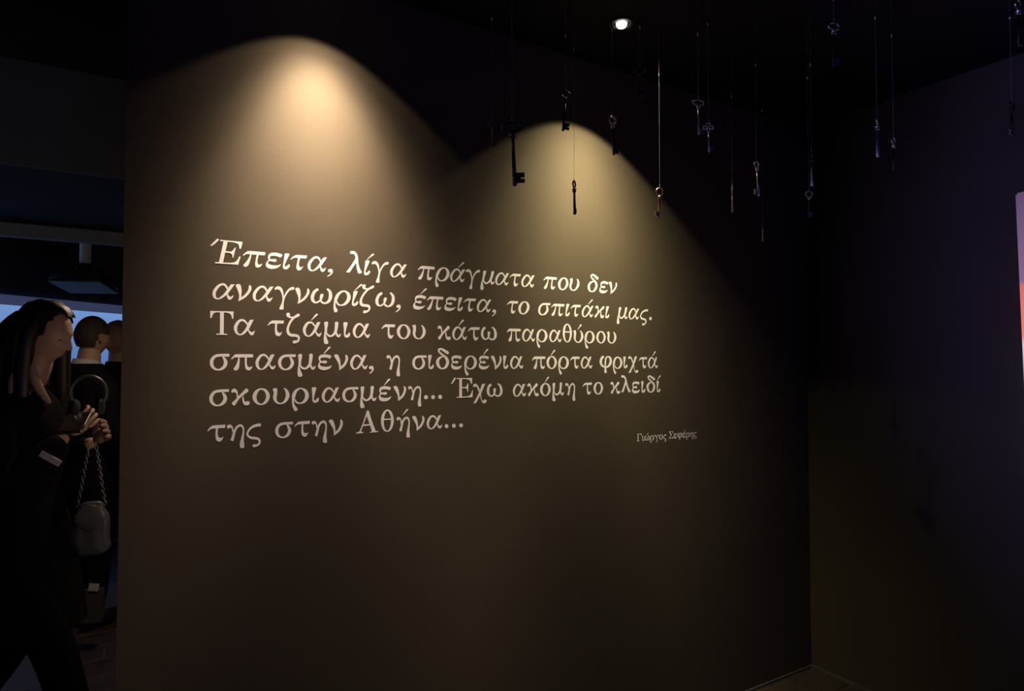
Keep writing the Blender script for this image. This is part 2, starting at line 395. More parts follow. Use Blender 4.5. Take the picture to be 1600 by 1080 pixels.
# ---------------------------------------------------------------- quotation
GL = json.loads('''{"alpha":[580,["s",[398,282,390,306,377,342,359,375,338,403,314,427,287,446,259,458,227,464,194,461,158,449,121,428,85,394,51,344,20,283,0,219,1,156,15,101,35,56,60,22,88,0,114,-14,137,-23,160,-26,184,-24,212,-18,244,-6,278,14,312,43,347,79,379,123,410,178,436,237,454,278,456,292,452,308,442,320,431,327],[374,268,360,289,341,317,320,342,301,362,281,379,261,391,243,398,225,401,208,397,187,386,165,368,145,342,123,300,101,248,88,204,87,167,92,126,100,91,110,66,123,45,139,28,152,17,163,11,178,12,199,21,220,38,242,60,266,90,292,126,315,166,339,216,363,272,380,313,389,324,403,331,418,331,431,327]],["p",[446,446,544,452,520,397,486,319,455,250,427,193,401,145,382,129,371,166,368,235,374,301,395,356,424,409]],["p",[382,162,385,140,394,108,405,77,416,52,430,29,445,10,461,-5,479,-15,495,-21,509,-20,522,-15,534,-5,546,9,556,28,565,48,573,72,579,98,580,115,575,120,565,116,555,110,548,103,540,92,531,85,518,80,503,78,487,80,472,85,457,95,444,107,432,126,422,148,412,163,400,170,388,171]]],"tau":[477,["p",[0,299,4,297,10,293,21,296,37,308,57,326,78,341,98,350,119,356,142,360,162,361,184,360,224,359,301,360,396,361,465,362,477,458,435,457,375,455,316,454,261,454,208,453,164,451,138,446,122,439,106,429,87,414,67,397,49,377,30,350,12,320]],["p",[224,368,222,337,220,292,218,247,217,203,217,159,218,119,223,84,229,54,237,29,248,10,261,-4,275,-14,290,-22,306,-27,322,-28,338,-25,354,-18,369,-8,382,7,393,24,404,44,414,70,424,97,430,117,426,113,418,106,409,99,397,90,383,81,368,76,354,75,340,78,327,85,314,94,301,105,291,121,283,142,278,167,274,193,272,217,273,242,274,269,276,303,280,339,282,365]]],"pi":[609,["p",[10,290,17,294,28,299,40,306,50,317,62,330,75,340,77,345,80,348,130,349,274,351,468,352,609,352,608,448,530,449,420,449,323,449,249,448,187,447,140,445,114,441,103,436,92,427,78,415,65,399,51,381,33,358,14,332,0,314]],["p",[193,363,193,341,192,310,188,278,182,248,172,217,162,187,149,156,135,125,120,95,103,66,84,38,73,15,74,-1,81,-13,92,-22,104,-30,119,-37,134,-39,150,-35,167,-27,182,-16,195,0,206,19,214,43,220,74,224,111,226,147,229,182,230,217,231,252,232,293,232,334,232,363]],["p",[379,364,379,324,379,266,380,213,382,170,384,130,388,95,393,64,399,38,407,16,418,-2,430,-15,444,-26,460,-33,477,-37,494,-37,511,-32,528,-24,543,-13,555,1,566,17,576,35,583,57,588,81,592,97,586,94,578,88,566,82,552,73,534,64,517,59,502,60,487,64,474,73,462,87,451,106,443,128,437,152,433,179,431,213,431,264,432,323,434,364]]],"sigma":[522,["s",[328,364,337,345,348,320,357,293,366,260,375,224,377,196,374,175,367,149,357,123,344,98,326,73,305,51,280,32,251,17,222,11,195,17,169,31,147,48,129,69,115,92,104,116,97,145,92,178,91,208,94,234,102,261,112,286,126,310,142,331,162,348,187,359,220,366,256,372,296,375,338,375,383,375,434,375,486,374,522,373],[344,383,362,374,389,358,416,332,440,297,462,253,475,202,471,151,457,107,436,68,408,35,376,7,340,-14,301,-27,261,-34,223,-35,186,-32,149,-24,114,-10,82,12,53,40,29,77,12,120,2,167,0,214,6,259,20,300,39,337,63,369,93,398,128,421,167,437,208,445,249,451,292,454,338,455,383,455,434,456,486,456,522,456]]],"eta":[480,["p",[0,411,0,394,4,375,9,359,17,346,26,336,36,332,45,336,54,345,63,354,73,359,83,364,93,365,103,360,114,352,123,340,129,326,135,308,139,288,142,259,145,228,149,210,157,213,166,230,173,247,177,258,178,270,177,286,173,310,166,338,158,364,150,387,140,407,128,424,113,437,97,447,80,452,61,452,42,448,26,442,14,434,5,423]],["s",[173,-40,181,-13,191,26,201,66,209,105,216,143,224,182,235,225,249,269,264,304,280,328,299,347,318,361,338,372,356,378,367,380,374,377,384,370,395,358,407,342,418,321,425,295,428,263,428,224,424,184,417,144,407,101,397,58,386,13,376,-31,367,-71,363,-106,361,-135,360,-153],[98,-9,106,17,118,55,130,93,139,128,150,166,162,206,176,250,192,297,211,339,232,372,255,399,280,420,307,438,338,449,371,452,403,441,427,420,446,396,459,367,468,335,474,299,475,260,473,218,470,176,467,132,464,88,462,44,462,-2,463,-47,465,-85,467,-116,470,-141,472,-159]],["p",[370,-62,359,-86,358,-121,357,-153,356,-177,357,-199,359,-218,365,-232,373,-243,383,-252,394,-257,406,-260,419,-260,434,-260,449,-258,462,-253,471,-247,477,-239,480,-226,480,-203,477,-175,473,-147,471,-118,468,-89,457,-68,431,-57,396,-54]]],"sigmaf":[406,["s",[401,447,369,446,320,444,270,436,223,422,178,403,137,379,101,350,70,316,44,281,24,244,8,203,0,163,3,125,17,91,35,61,60,34,90,12,125,-6,162,-16,198,-21,231,-25,261,-29,288,-33,305,-38,320,-49,333,-64,342,-79,346,-93,346,-111,341,-128,330,-145,315,-161,297,-170,270,-171,234,-167,206,-164,192,-168,181,-181,176,-198,176,-212],[406,349,373,351,329,353,288,350,249,343,209,331,174,315,143,295,114,270,91,244,71,214,57,183,51,157,55,138,65,120,79,104,97,90,120,78,144,68,170,62,202,59,236,54,268,48,302,40,336,25,365,1,386,-29,401,-61,405,-95,401,-127,391,-156,375,-184,353,-210,323,-232,284,-245,243,-253,216,-259,201,-255,188,-243,179,-227,176,-212]]],"nu":[451,["p",[215,74,236,92,266,119,293,148,315,179,334,213,349,247,361,281,369,315,373,346,371,376,365,402,362,424,368,441,377,452,384,460,398,449,418,432,434,411,444,384,450,352,451,318,445,282,433,243,417,204,398,167,376,129,351,95,322,65,290,38,258,13,223,-10,188,-31,164,-46,164,-17,163,23,161,63,158,96,153,128,143,162,127,199,107,238,86,274,66,308,46,338,29,366,15,390,4,412,0,429,4,442,14,451,28,457,45,463,65,466,84,465,102,458,119,447,134,430,148,406,159,377,170,345,181,312,191,274,200,232,206,177,212,117]]],"epsilon":[439,["p",[414,414,416,404,415,392,411,379,405,366,396,352,386,341,378,334,370,330,358,330,342,336,323,346,302,355,281,359,257,361,233,363,205,364,176,364,149,362,125,358,104,351,87,343,76,331,70,317,70,301,81,279,98,255,106,237,97,226,78,221,61,224,47,239,35,262,26,287,19,309,15,333,16,356,23,380,36,403,52,423,72,437,95,448,121,456,151,462,184,465,218,466,251,463,285,458,315,452,343,445,368,438,388,431,401,426,409,421]],["p",[70,234,85,241,110,247,136,252,164,259,193,265,219,268,241,265,259,259,272,251,281,241,285,230,284,218,278,203,267,189,251,178,226,175,195,177,165,181,137,187,110,195,90,203,76,213,68,224]],["p",[439,114,432,113,423,112,409,108,392,100,371,89,346,80,316,75,283,71,249,69,216,70,183,73,152,78,123,85,97,95,76,106,61,118,53,132,49,145,52,158,60,170,71,182,87,194,107,205,116,214,108,226,89,236,70,237,53,223,35,200,20,175,10,151,2,125,0,99,3,72,10,46,21,23,38,4,59,-10,84,-22,113,-32,147,-39,181,-42,213,-41,245,-37,278,-29,311,-17,345,-2,375,19,401,50,423,87]]],"iota":[223,["p",[0,445,9,464,25,470,45,472,72,474,104,473,128,466,137,455,137,439,133,416,126,382,115,342,104,301,93,259,84,216,76,178,70,148,67,123,68,102,74,84,84,70,96,62,110,63,124,69,138,79,148,93,156,111,166,125,179,133,193,138,204,136,214,124,221,107,223,87,219,64,210,39,196,18,177,0,154,-15,130,-23,107,-25,83,-21,63,-13,48,-2,36,12,27,33,21,65,18,104,16,148,15,196,14,249,12,300,7,354,0,406]]],"delta":[504,["s",[485,525,493,539,497,559,492,578,480,591,447,611,399,639,352,664,312,682,273,698,236,709,202,717,169,721,135,715,104,699,78,674,66,637,77,600,98,565,127,531,164,498,206,466,246,435,283,406,315,378,340,351,361,318,380,281,389,248,390,218,383,184,372,151,359,118,343,87,324,61,302,39,275,21,245,14,216,22,189,42,169,65,151,92,137,124,126,156,119,187,115,218,116,245,123,272,137,301,154,326,174,347,202,366,232,382,262,393,294,400,318,405],[485,525,473,513,454,503,433,501,415,506,383,528,338,558,296,586,263,608,233,629,208,643,185,651,167,654,156,654,143,649,131,642,127,638,133,624,151,599,176,573,209,547,252,519,294,492,335,468,378,443,420,410,455,367,483,318,501,265,504,211,495,160,478,114,452,71,419,33,380,2,335,-17,288,-25,244,-27,200,-23,154,-12,111,9,73,41,41,81,17,124,4,170,0,218,7,266,26,312,54,352,89,385,131,409,174,423,214,432,254,437,291,436,315,436]]],"rho":[515,["s",[69,114,74,92,82,60,95,29,115,6,139,-12,165,-25,192,-35,221,-40,253,-41,289,-39,330,-33,372,-18,411,9,447,43,477,83,499,128,513,179,515,234,503,290,478,345,442,393,391,428,335,451,283,464,235,464,190,454,149,438,112,414,79,383,51,346,29,304,13,258,3,214,0,170,2,125,5,83,6,43,9,4,13,-34,19,-71,26,-107,36,-143,51,-180,66,-214,77,-237,91,-250,112,-256,134,-252,149,-245],[99,124,109,104,122,78,136,58,149,44,165,30,183,19,203,9,225,3,249,3,277,10,306,25,329,44,350,70,369,102,383,135,393,167,398,199,399,229,396,264,387,301,373,333,349,367,313,401,277,421,244,419,213,402,186,380,164,357,147,329,132,299,122,266,113,227,103,188,90,150,77,113,68,77,65,42,66,8,72,-24,82,-54,96,-82,111,-107,131,-131,153,-156,169,-174,176,-192,173,-214,163,-233,149,-245]]],"omicron":[493,["s",[249,426,280,418,311,400,334,379,351,351,367,315,378,281,384,257,386,239,386,217,381,185,371,148,360,114,346,84,328,56,308,34,286,17,262,7,237,6,208,16,180,35,158,58,140,87,126,123,116,156,111,183,109,208,110,233,115,261,124,291,135,320,147,347,162,372,179,394,199,411,222,423,249,426],[250,469,290,466,334,458,379,438,417,403,448,361,471,320,486,282,493,240,491,197,479,151,460,105,436,63,406,30,372,3,338,-16,305,-29,270,-36,234,-36,196,-31,154,-19,113,3,77,37,45,77,21,120,6,164,0,209,2,254,13,298,32,340,55,376,81,406,112,431,145,450,179,462,214,468,250,469]]],"upsilon":[502,["p",[0,431,7,441,22,448,41,454,62,461,86,467,107,466,121,459,130,446,137,426,141,391,143,350,134,321,107,312,70,314,42,323,33,340,33,362,31,384,20,401,6,417]],["s",[42,390,42,363,41,325,39,290,33,260,23,222,21,175,31,128,49,85,72,48,100,19,130,-2,160,-16,188,-25,217,-29,245,-29,277,-27,311,-22,346,-8,381,14,414,43,443,77,468,117,489,162,502,210,502,259,492,303,478,342,458,378,434,410,410,435,384,452,361,459,346,463,342,464,337,463,333,460,331,456],[137,388,138,360,139,319,138,274,130,233,121,200,117,176,119,148,125,116,134,88,146,67,162,48,181,32,200,20,220,13,242,11,268,16,293,26,314,42,333,65,351,95,366,127,379,161,388,198,393,229,395,255,393,284,389,314,383,344,375,374,367,398,358,415,345,429,334,439,331,442,329,447,329,452,331,456]]],"kappa":[513,["s",[43,-7,57,-17,76,-23,95,-20,109,-9,125,19,149,60,173,98,194,130,214,159,239,189,270,220,306,252,344,284,385,317,428,350,458,372,468,388,470,410,463,431,453,446],[43,-7,31,6,22,25,21,46,27,63,50,86,82,120,113,153,138,181,162,210,190,241,221,275,255,312,289,349,325,390,360,431,385,460,401,468,421,468,440,458,453,446]],["p",[1,402,0,384,3,368,8,356,15,351,24,351,34,353,46,358,60,365,74,368,88,365,103,359,116,347,125,330,132,307,137,282,140,249,141,213,146,191,159,187,176,196,188,215,189,248,184,292,177,333,168,369,158,403,145,431,129,450,110,462,90,468,70,469,48,465,31,455,17,440,7,420]],["p",[333,244,322,243,310,229,302,206,301,173,305,132,310,95,318,65,327,38,338,16,350,-2,365,-16,381,-25,403,-31,427,-32,449,-30,468,-23,484,-12,497,0,507,13,513,28,513,43,507,57,495,72,482,83,467,90,450,94,435,94,422,87,410,78,399,72,387,75,377,81,368,93,360,111,352,134,346,159,342,191,338,224]]],"mu":[555,["p",[15,442,25,454,40,463,57,469,80,471,107,468,127,457,133,437,131,408,127,373,120,329,111,279,103,232,101,191,100,152,96,120,85,98,71,83,63,63,66,35,76,3,89,-34,107,-81,129,-132,143,-173,146,-197,142,-212,132,-223,117,-234,97,-242,77,-245,57,-242,37,-235,21,-220,11,-199,5,-170,1,-134,0,-87,2,-32,5,20,11,63,19,103,25,146,26,197,26,252,24,300,20,338,15,371,12,397,10,417,11,431]],["s",[60,126,65,104,76,71,96,38,127,10,166,-13,211,-23,257,-14,298,9,334,37,365,71,392,111,415,157,430,208,440,261,447,308,452,351,454,390,456,417],[93,140,104,121,119,96,136,77,160,60,189,46,212,41,233,48,260,64,284,87,305,114,322,147,334,182,342,223,345,270,348,315,350,355,351,392,351,418]],["p",[351,409,344,423,349,442,358,458,370,469,386,477,403,481,420,480,437,474,450,464,459,445,464,422,456,405,425,400,382,402]],["p",[555,103,547,100,536,95,524,88,513,80,501,70,489,63,475,61,460,63,446,72,434,98,422,133,410,156,395,162,379,156,370,141,372,113,379,76,390,43,402,18,417,-1,432,-16,449,-24,466,-26,482,-23,498,-15,514,-1,527,18,539,46,548,79]]],"zeta":[418,["s",[53,706,36,703,17,692,4,675,0,657,2,641,7,612,25,578,55,557,88,544,123,538,160,542,193,551,216,558],[53,706,70,705,90,697,105,682,110,664,109,651,107,639,104,635,107,621,119,601,133,587,157,583,188,587,211,590]],["s",[396,669,387,680,373,690,356,692,342,688,328,677,307,662,285,645,261,628,231,605,198,576,165,538,132,495,101,449,76,401,54,352,36,305,22,261,12,219,7,177,9,133,17,90,33,49,60,15,94,-11,135,-29,182,-34,226,-31,261,-31,290,-35,313,-41,327,-48,339,-57,349,-72,354,-87,352,-107,343,-129,331,-142,303,-147,263,-149,232,-150,217,-157,205,-173,201,-192,202,-208],[396,669,402,656,404,638,399,621,389,609,374,601,352,588,327,573,298,559,270,546,243,526,214,495,184,456,157,414,135,371,115,326,100,283,90,244,84,210,83,178,87,147,96,119,107,98,120,82,138,69,158,60,186,56,227,56,270,54,307,47,343,37,377,17,401,-14,414,-50,418,-87,411,-124,396,-162,368,-198,326,-223,280,-240,250,-252,233,-250,217,-240,206,-224,202,-208]]],"omega":[670,["s",[189,463,177,472,160,479,142,479,128,473,106,457,73,430,41,390,21,339,6,284,0,228,5,176,19,127,42,83,77,46,119,18,164,1,209,1,250,13,284,31,313,59,335,90,349,112],[189,463,197,452,203,437,201,421,192,410,173,394,149,374,131,351,118,314,108,268,103,225,105,186,112,149,123,119,139,92,160,67,179,54,197,53,221,62,244,74,267,92,291,117,309,136]],["p",[305,92,296,118,291,154,286,189,283,219,281,247,282,270,287,287,295,299,305,308,319,314,336,316,351,314,364,308,376,298,383,284,385,267,384,247,379,219,371,177,359,127,346,91,332,78,317,80]],["s",[304,107,314,88,330,60,356,33,393,13,437,-4,487,-9,538,3,586,28,626,64,652,110,666,161,670,214,664,270,649,326,630,374,607,411,582,437,555,458,524,477,493,492,472,502],[335,124,351,110,372,91,395,76,422,61,453,48,477,45,501,58,527,81,545,107,556,136,563,175,565,215,561,259,552,308,541,348,531,374,518,393,502,413,483,434,460,454,443,468]]],"chi":[557,["p",[375,484,500,482,457,392,396,264,331,137,256,9,178,-119,123,-207,12,-217,68,-130,148,-4,222,123,283,255,338,389]],["p",[0,429,3,407,12,384,23,369,36,367,52,374,68,381,86,387,104,394,122,392,140,380,158,360,176,331,196,283,217,227,234,195,251,202,265,232,270,265,263,296,248,330,230,362,214,392,196,421,176,445,153,465,129,479,104,488,79,489,53,485,32,476,16,464,5,447]],["p",[289,122,292,81,301,29,313,-22,324,-69,338,-113,355,-151,375,-181,399,-204,422,-220,445,-227,468,-227,490,-222,511,-212,530,-197,545,-181,553,-163,557,-145,554,-128,542,-113,523,-99,504,-92,486,-92,467,-97,449,-106,433,-122,419,-140,404,-148,388,-138,372,-116,358,-87,347,-49,338,-3,331,41,327,85,326,127,321,153,310,157,296,146]]],"phi":[649,["s",[217,483,201,492,178,498,155,497,137,488,110,466,69,431,33,384,11,330,0,272,1,215,19,160,48,110,89,67,142,36,201,16,257,3,311,-5,368,-5,429,8,490,37,548,78,597,126,628,181,644,239,649,293,644,346,626,397,594,441,544,472,486,489,429,490,378,474,334,445,300,403,279,348,267,285,259,223,256,160,256,98,256,39,254,-14,252,-63,251,-106,249,-146,247,-181,245,-205],[217,483,229,471,238,454,237,435,227,421,201,400,168,373,146,345,131,309,121,265,120,226,129,189,147,152,169,122,198,98,236,76,278,63,317,57,353,60,385,72,422,97,461,134,490,171,507,209,518,252,523,294,522,332,515,368,505,393,487,414,460,433,436,440,414,433,389,412,369,382,354,337,345,279,338,219,334,159,333,98,335,41,341,-11,349,-59,357,-103,363,-143,367,-178,371,-202]]],"lambda":[516,["s",[0,682,5,666,18,649,38,638,60,635,81,639,104,644,116,645,133,637,158,618,181,592,196,562,208,523,223,478,241,425,262,368,281,311,299,257,316,203,334,153,355,105,377,63,392,35,407,23,431,16,457,17,477,23],[0,682,1,698,9,716,26,731,47,737,72,736,116,734,168,719,207,690,236,657,260,619,277,579,290,537,304,492,319,439,335,381,354,325,376,273,401,223,426,180,456,141,488,107,510,83,516,66,510,47,494,32,477,23]],["p",[114,24,0,31,31,89,75,172,119,261,162,366,204,477,240,545,269,542,292,496,298,439,279,382,244,315,208,245,173,165,138,82]]],"gamma":[576,["p",[311,164,303,193,291,233,278,274,263,314,247,354,227,390,201,420,171,445,143,462,115,470,89,471,66,466,46,457,29,444,16,429,7,415,1,400,0,386,5,373,15,362,26,355,39,359,54,368,71,374,90,376,111,376,132,370,153,356,173,337,193,312,213,283,232,248,250,212,266,175,280,136,290,96,296,53,296,8,294,-39,284,-94,270,-152,263,-198,264,-222,273,-234,287,-241,313,-245,346,-245,371,-239,380,-232,382,-220,380,-197,372,-156,361,-103,352,-49,349,2,348,53,351,100,355,138,362,172,373,207,390,250,410,295,431,332,452,356,474,371,497,382,523,388,550,389,569,396,576,414,575,438,571,457,565,468,555,475,539,477,513,475,482,470,451,454,422,426,393,387,367,342,344,281,324,213]]],"theta":[444,["s",[221,679,241,670,262,647,281,617,301,578,320,528,335,479,343,434,347,389,348,343,346,297,341,252,333,207,321,158,306,109,288,71,266,42,240,21,216,14,191,24,167,49,146,80,129,118,114,167,104,216,99,260,99,305,101,352,103,399,106,444,114,488,125,533,141,579,158,616,178,646,200,670,221,679],[218,720,262,712,304,691,343,657,376,610,403,554,424,497,437,443,443,389,444,337,441,285,433,233,420,182,400,128,375,75,343,31,304,-1,261,-21,216,-27,171,-17,126,7,86,43,55,91,31,148,14,204,4,257,0,309,0,360,3,411,9,462,22,514,41,566,67,616,98,658,134,690,176,711,218,720]],["s",[85,365,369,366],[82,414,366,416]]],"Alpha":[748,["p",[363,703,374,706,389,710,403,712,412,710,420,707,425,705,452,619,490,497,532,372,580,242,632,110,669,18,549,2,526,68,492,163,458,260,422,361,385,465,359,538,171,45,120,33,154,116,203,234,250,356,293,482,334,612]],["s",[238,212,505,216],[234,260,501,265]],["p",[0,-3,25,5,60,16,90,28,112,40,130,52,141,61,171,59,173,50,177,37,186,27,206,22,231,19,249,17,237,-19,10,-21]],["p",[463,0,483,4,511,10,534,18,548,27,558,38,564,45,646,48,650,38,657,24,669,15,694,15,725,21,748,25,742,-15,467,-18]]],"Tau":[632,["s",[265,671,267,-20],[365,674,368,-19]],["s",[1,631,632,639],[2,667,632,676]],["p",[0,665,0,460,41,459,45,478,51,505,60,533,72,560,87,587,106,608,128,621,153,629,182,634,219,639,259,642,288,644,288,671]],["p",[631,673,625,464,592,463,587,487,580,522,569,553,555,578,537,599,515,616,485,626,451,631,419,635,387,639,357,642,335,643,335,669]],["s",[169,-27,470,-22],[169,6,469,11]],["p",[237,-1,244,3,254,8,263,15,267,25,270,36,272,44,366,46,368,39,371,28,376,18,387,12,399,7,409,3]]],"Epsilon":[649,["s",[102,689,104,14],[210,688,212,11]],["s",[3,667,616,664],[2,701,615,702]],["p",[616,699,611,494,573,491,567,513,557,545,545,574,532,597,518,617,495,634,454,647,405,655,371,661,370,699]],["p",[630,6,649,259,617,260,608,229,597,186,581,147,564,117,544,91,514,69,461,53,399,42,354,34,354,7]],["s",[2,-3,631,6],[0,34,628,44]],["s",[195,337,433,333],[195,381,433,377]],["p",[438,509,463,509,460,205,435,205,432,224,426,251,416,276,396,298,371,319,354,333,354,375,368,387,388,405,406,426,420,454,431,486]]],"Gamma":[615,["s",[101,689,103,14],[210,688,212,11]],["s",[2,667,615,664],[2,701,615,702]],["p",[615,699,610,494,573,491,566,513,556,545,544,574,532,597,517,617,494,634,454,647,405,655,370,661,370,699]],["s",[1,-3,319,-4],[0,34,318,33]]],"Sigma":[638,["s",[1,664,605,663],[0,704,604,704]],["p",[605,699,600,494,562,491,556,513,546,545,534,574,521,597,507,617,484,634,443,647,394,655,360,661,359,699]],["p",[619,6,638,259,606,260,598,229,586,186,570,147,553,117,533,91,503,69,450,53,388,42,343,34,343,7]],["s",[21,-1,619,0],[19,49,618,51]],["p",[9,690,166,688,404,355,72,21,2,23,290,338]]],"Tonos":[201,["p",[0,507,46,498,67,519,95,549,124,583,153,625,181,671,201,703,196,708,188,714,179,719,166,722,151,724,141,726]]],"tonos":[219,["p",[0,499,28,500,54,525,91,561,127,596,160,626,192,656,213,678,219,691,215,697,207,702,199,707,187,710,175,709,163,704,149,695,133,680,115,654,94,621,71,588,46,555,19,522]]],"comma":[159,["p",[19,-167,9,-145,28,-127,55,-102,79,-77,96,-54,109,-31,113,-15,100,-12,77,-16,56,-18,41,-13,29,-6,18,3,9,14,3,26,0,39,2,53,7,66,18,78,34,88,56,96,77,98,99,94,120,84,138,68,150,45,158,17,159,-12,152,-41,137,-71,116,-99,84,-126,46,-150]]],"period":[144,["p",[144,50,143,38,140,25,135,14,128,5,119,-4,108,-10,97,-15,85,-18,72,-18,60,-16,48,-12,36,-7,26,1,17,10,10,21,5,32,1,45,0,57,1,69,4,81,10,92,17,102,26,111,36,117,47,122,59,125,72,125,84,123,97,120,108,114,118,106,127,97,135,86,140,75,143,62]]]}''')
KEYS = {'α': 'alpha', 'τ': 'tau', 'π': 'pi', 'σ': 'sigma', 'η': 'eta', 'ς': 'sigmaf', 'ν': 'nu', 'ε': 'epsilon', 'ι': 'iota', 'δ': 'delta', 'ρ': 'rho',
        'ο': 'omicron', 'υ': 'upsilon', 'κ': 'kappa', 'μ': 'mu', 'ζ': 'zeta', 'ω': 'omega', 'χ': 'chi', 'φ': 'phi', 'λ': 'lambda', 'γ': 'gamma', 'θ': 'theta',
        'Α': 'Alpha', 'Τ': 'Tau', 'Ε': 'Epsilon', 'Γ': 'Gamma', 'Σ': 'Sigma', ',': 'comma', '.': 'period'}
ACC = {'ά': 'α', 'έ': 'ε', 'ή': 'η', 'ί': 'ι', 'ό': 'ο', 'ύ': 'υ', 'ώ': 'ω', 'Έ': 'Ε'}
THICK = 0.0003

def glyph_shapes(ch):
    """list of ('s', left, right) strips and ('p', points) outlines, in metres"""
    base = ACC.get(ch, ch)
    g = GL[KEYS[base]]
    wd = g[0] * 1e-4
    dx = 0.0
    shapes = []
    def rd(items, dx, dy=0.0):
        out = []
        for it in items:
            ls = []
            for flat in it[1:]:
                ls.append([(flat[i] * 1e-4 + dx, flat[i + 1] * 1e-4 + dy) for i in range(0, len(flat), 2)])
            out.append((it[0], *ls))
        return out
    if ch == 'Έ':
        shapes += rd(GL['Tonos'][1:], 0.0)
        shapes += rd(g[1:], 0.0228)
    elif ch in ACC:
        shapes += rd(g[1:], 0.0)
        nb = len(shapes)
        shapes += rd(GL['tonos'][1:], wd / 2 - (0.0085 if base == 'ι' else 0.0045))
        return shapes, nb
    else:
        shapes += rd(g[1:], 0.0)
    return shapes, len(shapes)

_cache = {}
def glyph_mesh(ch, italic, scale):
    key = (ch, italic, scale)
    if key in _cache:
        return _cache[key]
    sh = 0.19 if italic else 0.0
    shapes = []
    raw, nb = glyph_shapes(ch)
    for it in raw:
        shapes.append((it[0], *[[((x + sh * y) * scale, y * scale) for x, y in l] for l in it[1:]]))
    xs = [p[0] for it in shapes[:nb] for l in it[1:] for p in l]
    x0, x1 = min(xs), max(xs)
    bm = bmesh.new()
    for li, it in enumerate(shapes):
        # overlapping strokes lie on one another like layers of vinyl
        T = THICK * scale + li * 0.00006
        if it[0] == 's':
            L = [(x - x0, y) for x, y in it[1]]
            Rr = [(x - x0, y) for x, y in it[2]]
            tl = [bm.verts.new((x, -T, y)) for x, y in L]
            tr = [bm.verts.new((x, -T, y)) for x, y in Rr]
            bl = [bm.verts.new((x, 0, y)) for x, y in L]
            br = [bm.verts.new((x, 0, y)) for x, y in Rr]
            for i in range(len(L) - 1):
                bm.faces.new((tl[i], tl[i + 1], tr[i + 1], tr[i]))
                bm.faces.new((tl[i], bl[i], bl[i + 1], tl[i + 1]))
                bm.faces.new((tr[i], tr[i + 1], br[i + 1], br[i]))
        else:
            P = [(x - x0, y) for x, y in it[1]]
            top = [bm.verts.new((x, -T, y)) for x, y in P]
            bot = [bm.verts.new((x, 0, y)) for x, y in P]
            for tri in tessellate_polygon([[Vector((x, y, 0)) for x, y in P]]):
                try: bm.faces.new([top[i] for i in tri])
                except ValueError: pass
            for i in range(len(P)):
                j = (i + 1) % len(P)
                bm.faces.new((top[i], bot[i], bot[j], top[j]))
    me = bpy.data.meshes.new('letter')
    bmesh.ops.recalc_face_normals(bm, faces=bm.faces)
    # front faces must look away from the wall
    for f in bm.faces:
        if abs(f.normal.y) > 0.9 and f.normal.y > 0:
            f.normal_flip()
    bm.to_mesh(me)
    bm.free()
    me.materials.append(M['vinyl'])
    _cache[key] = (me, x1 - x0)
    return _cache[key]

def set_word(word, s0, s1, base, italic, scale, parent, n=0.0001):
    ms = [glyph_mesh(c, italic, scale) for c in word]
    # tighter pairs read tighter, dots wider: weights of the gaps
    def side(c, right):
        c = ACC.get(c, c)
        if c in 'τπγχνυ': k = 0.75
        elif c in 'σ' and right: k = 0.6
        elif c == '.': k = 1.6
        elif c == ',': k = 0.7
        elif c in 'ακμ' and right: k = 0.8
        elif c == 'Τ': k = 0.1
        else: k = 1.15
        return k
    gaps = [side(a, True) + side(b, False) for a, b in zip(word[:-1], word[1:])]
    free = (s1 - s0) - sum(m[1] for m in ms)
    unit = free / sum(gaps) if gaps else 0
    x = s0
    for i, (me, wd) in enumerate(ms):
        o = bpy.data.objects.new('letter', me)
        col.objects.link(o)
        o.parent = parent
        o.location = (x, -n, base)
        x += wd + (gaps[i] * unit if i < len(gaps) else 0)

quote = empty('wall_quotation', W(-1.93, 0, 1.3), WALL_ANG, 'large cream Greek serif quotation in six lines on the dark wall', 'lettering')
LINES = [
(1.846, True, [('Έπειτα,', -28292, -24706), ('λίγα', -24275, -22179), ('πράγματα', -21778, -16968), ('που', -16550, -14816), ('δεν', -14401, -12850)]),
(1.7425, True, [('αναγνωρίζω,', -28212, -22396), ('έπειτα,', -21945, -18671), ('το', -18211, -17200), ('σπιτάκι', -16801, -13276), ('μας.', -12874, -10910)]),
(1.639, False, [('Τα', -28266, -27041), ('τζάμια', -26677, -23463), ('του', -23069, -21476), ('κάτω', -21028, -18637), ('παραθύρου', -18211, -12904)]),
(1.5355, False, [('σπασμένα,', -28257, -23329), ('η', -22889, -22382), ('σιδερένια', -21966, -17487), ('πόρτα', -17085, -14183), ('φριχτά', -13796, -10572)]),
(1.431, False, [('σκουριασμένη...', -28257, -20849), ('Έχω', -20507, -18390), ('ακόμη', -17943, -15045), ('το', -14675, -13624), ('κλειδί', -13229, -10433)]),
(1.3275, False, [('της', -28296, -26832), ('στην', -26421, -24343), ('Αθήνα...', -23915, -20029)]),
]
for base, italic, words in LINES:
    ln = bpy.data.objects.new('text_line', None)
    ln.empty_display_size = 0.05
    col.objects.link(ln)
    ln.parent = quote
    ln.location = (0, 0, base - 1.3)
    for word, s0, s1 in words:
        set_word(word, s0 * 1e-4 + 1.93, s1 * 1e-4 + 1.93, 0.0, italic, 1.0, ln)
    tag(ln, 'slanted italic line of the quotation' if italic else 'upright line of the quotation')
attr = empty('attribution_text', W(-1.18, 0, 1.225), WALL_ANG, 'small cream serif signature text below right of the quotation', 'lettering')
set_word('Γιώργος', 0.0, 0.1700, 0.0, False, 0.44, attr)
set_word('Σεφέρης', 0.1855, 0.3575, 0.0, False, 0.44, attr)

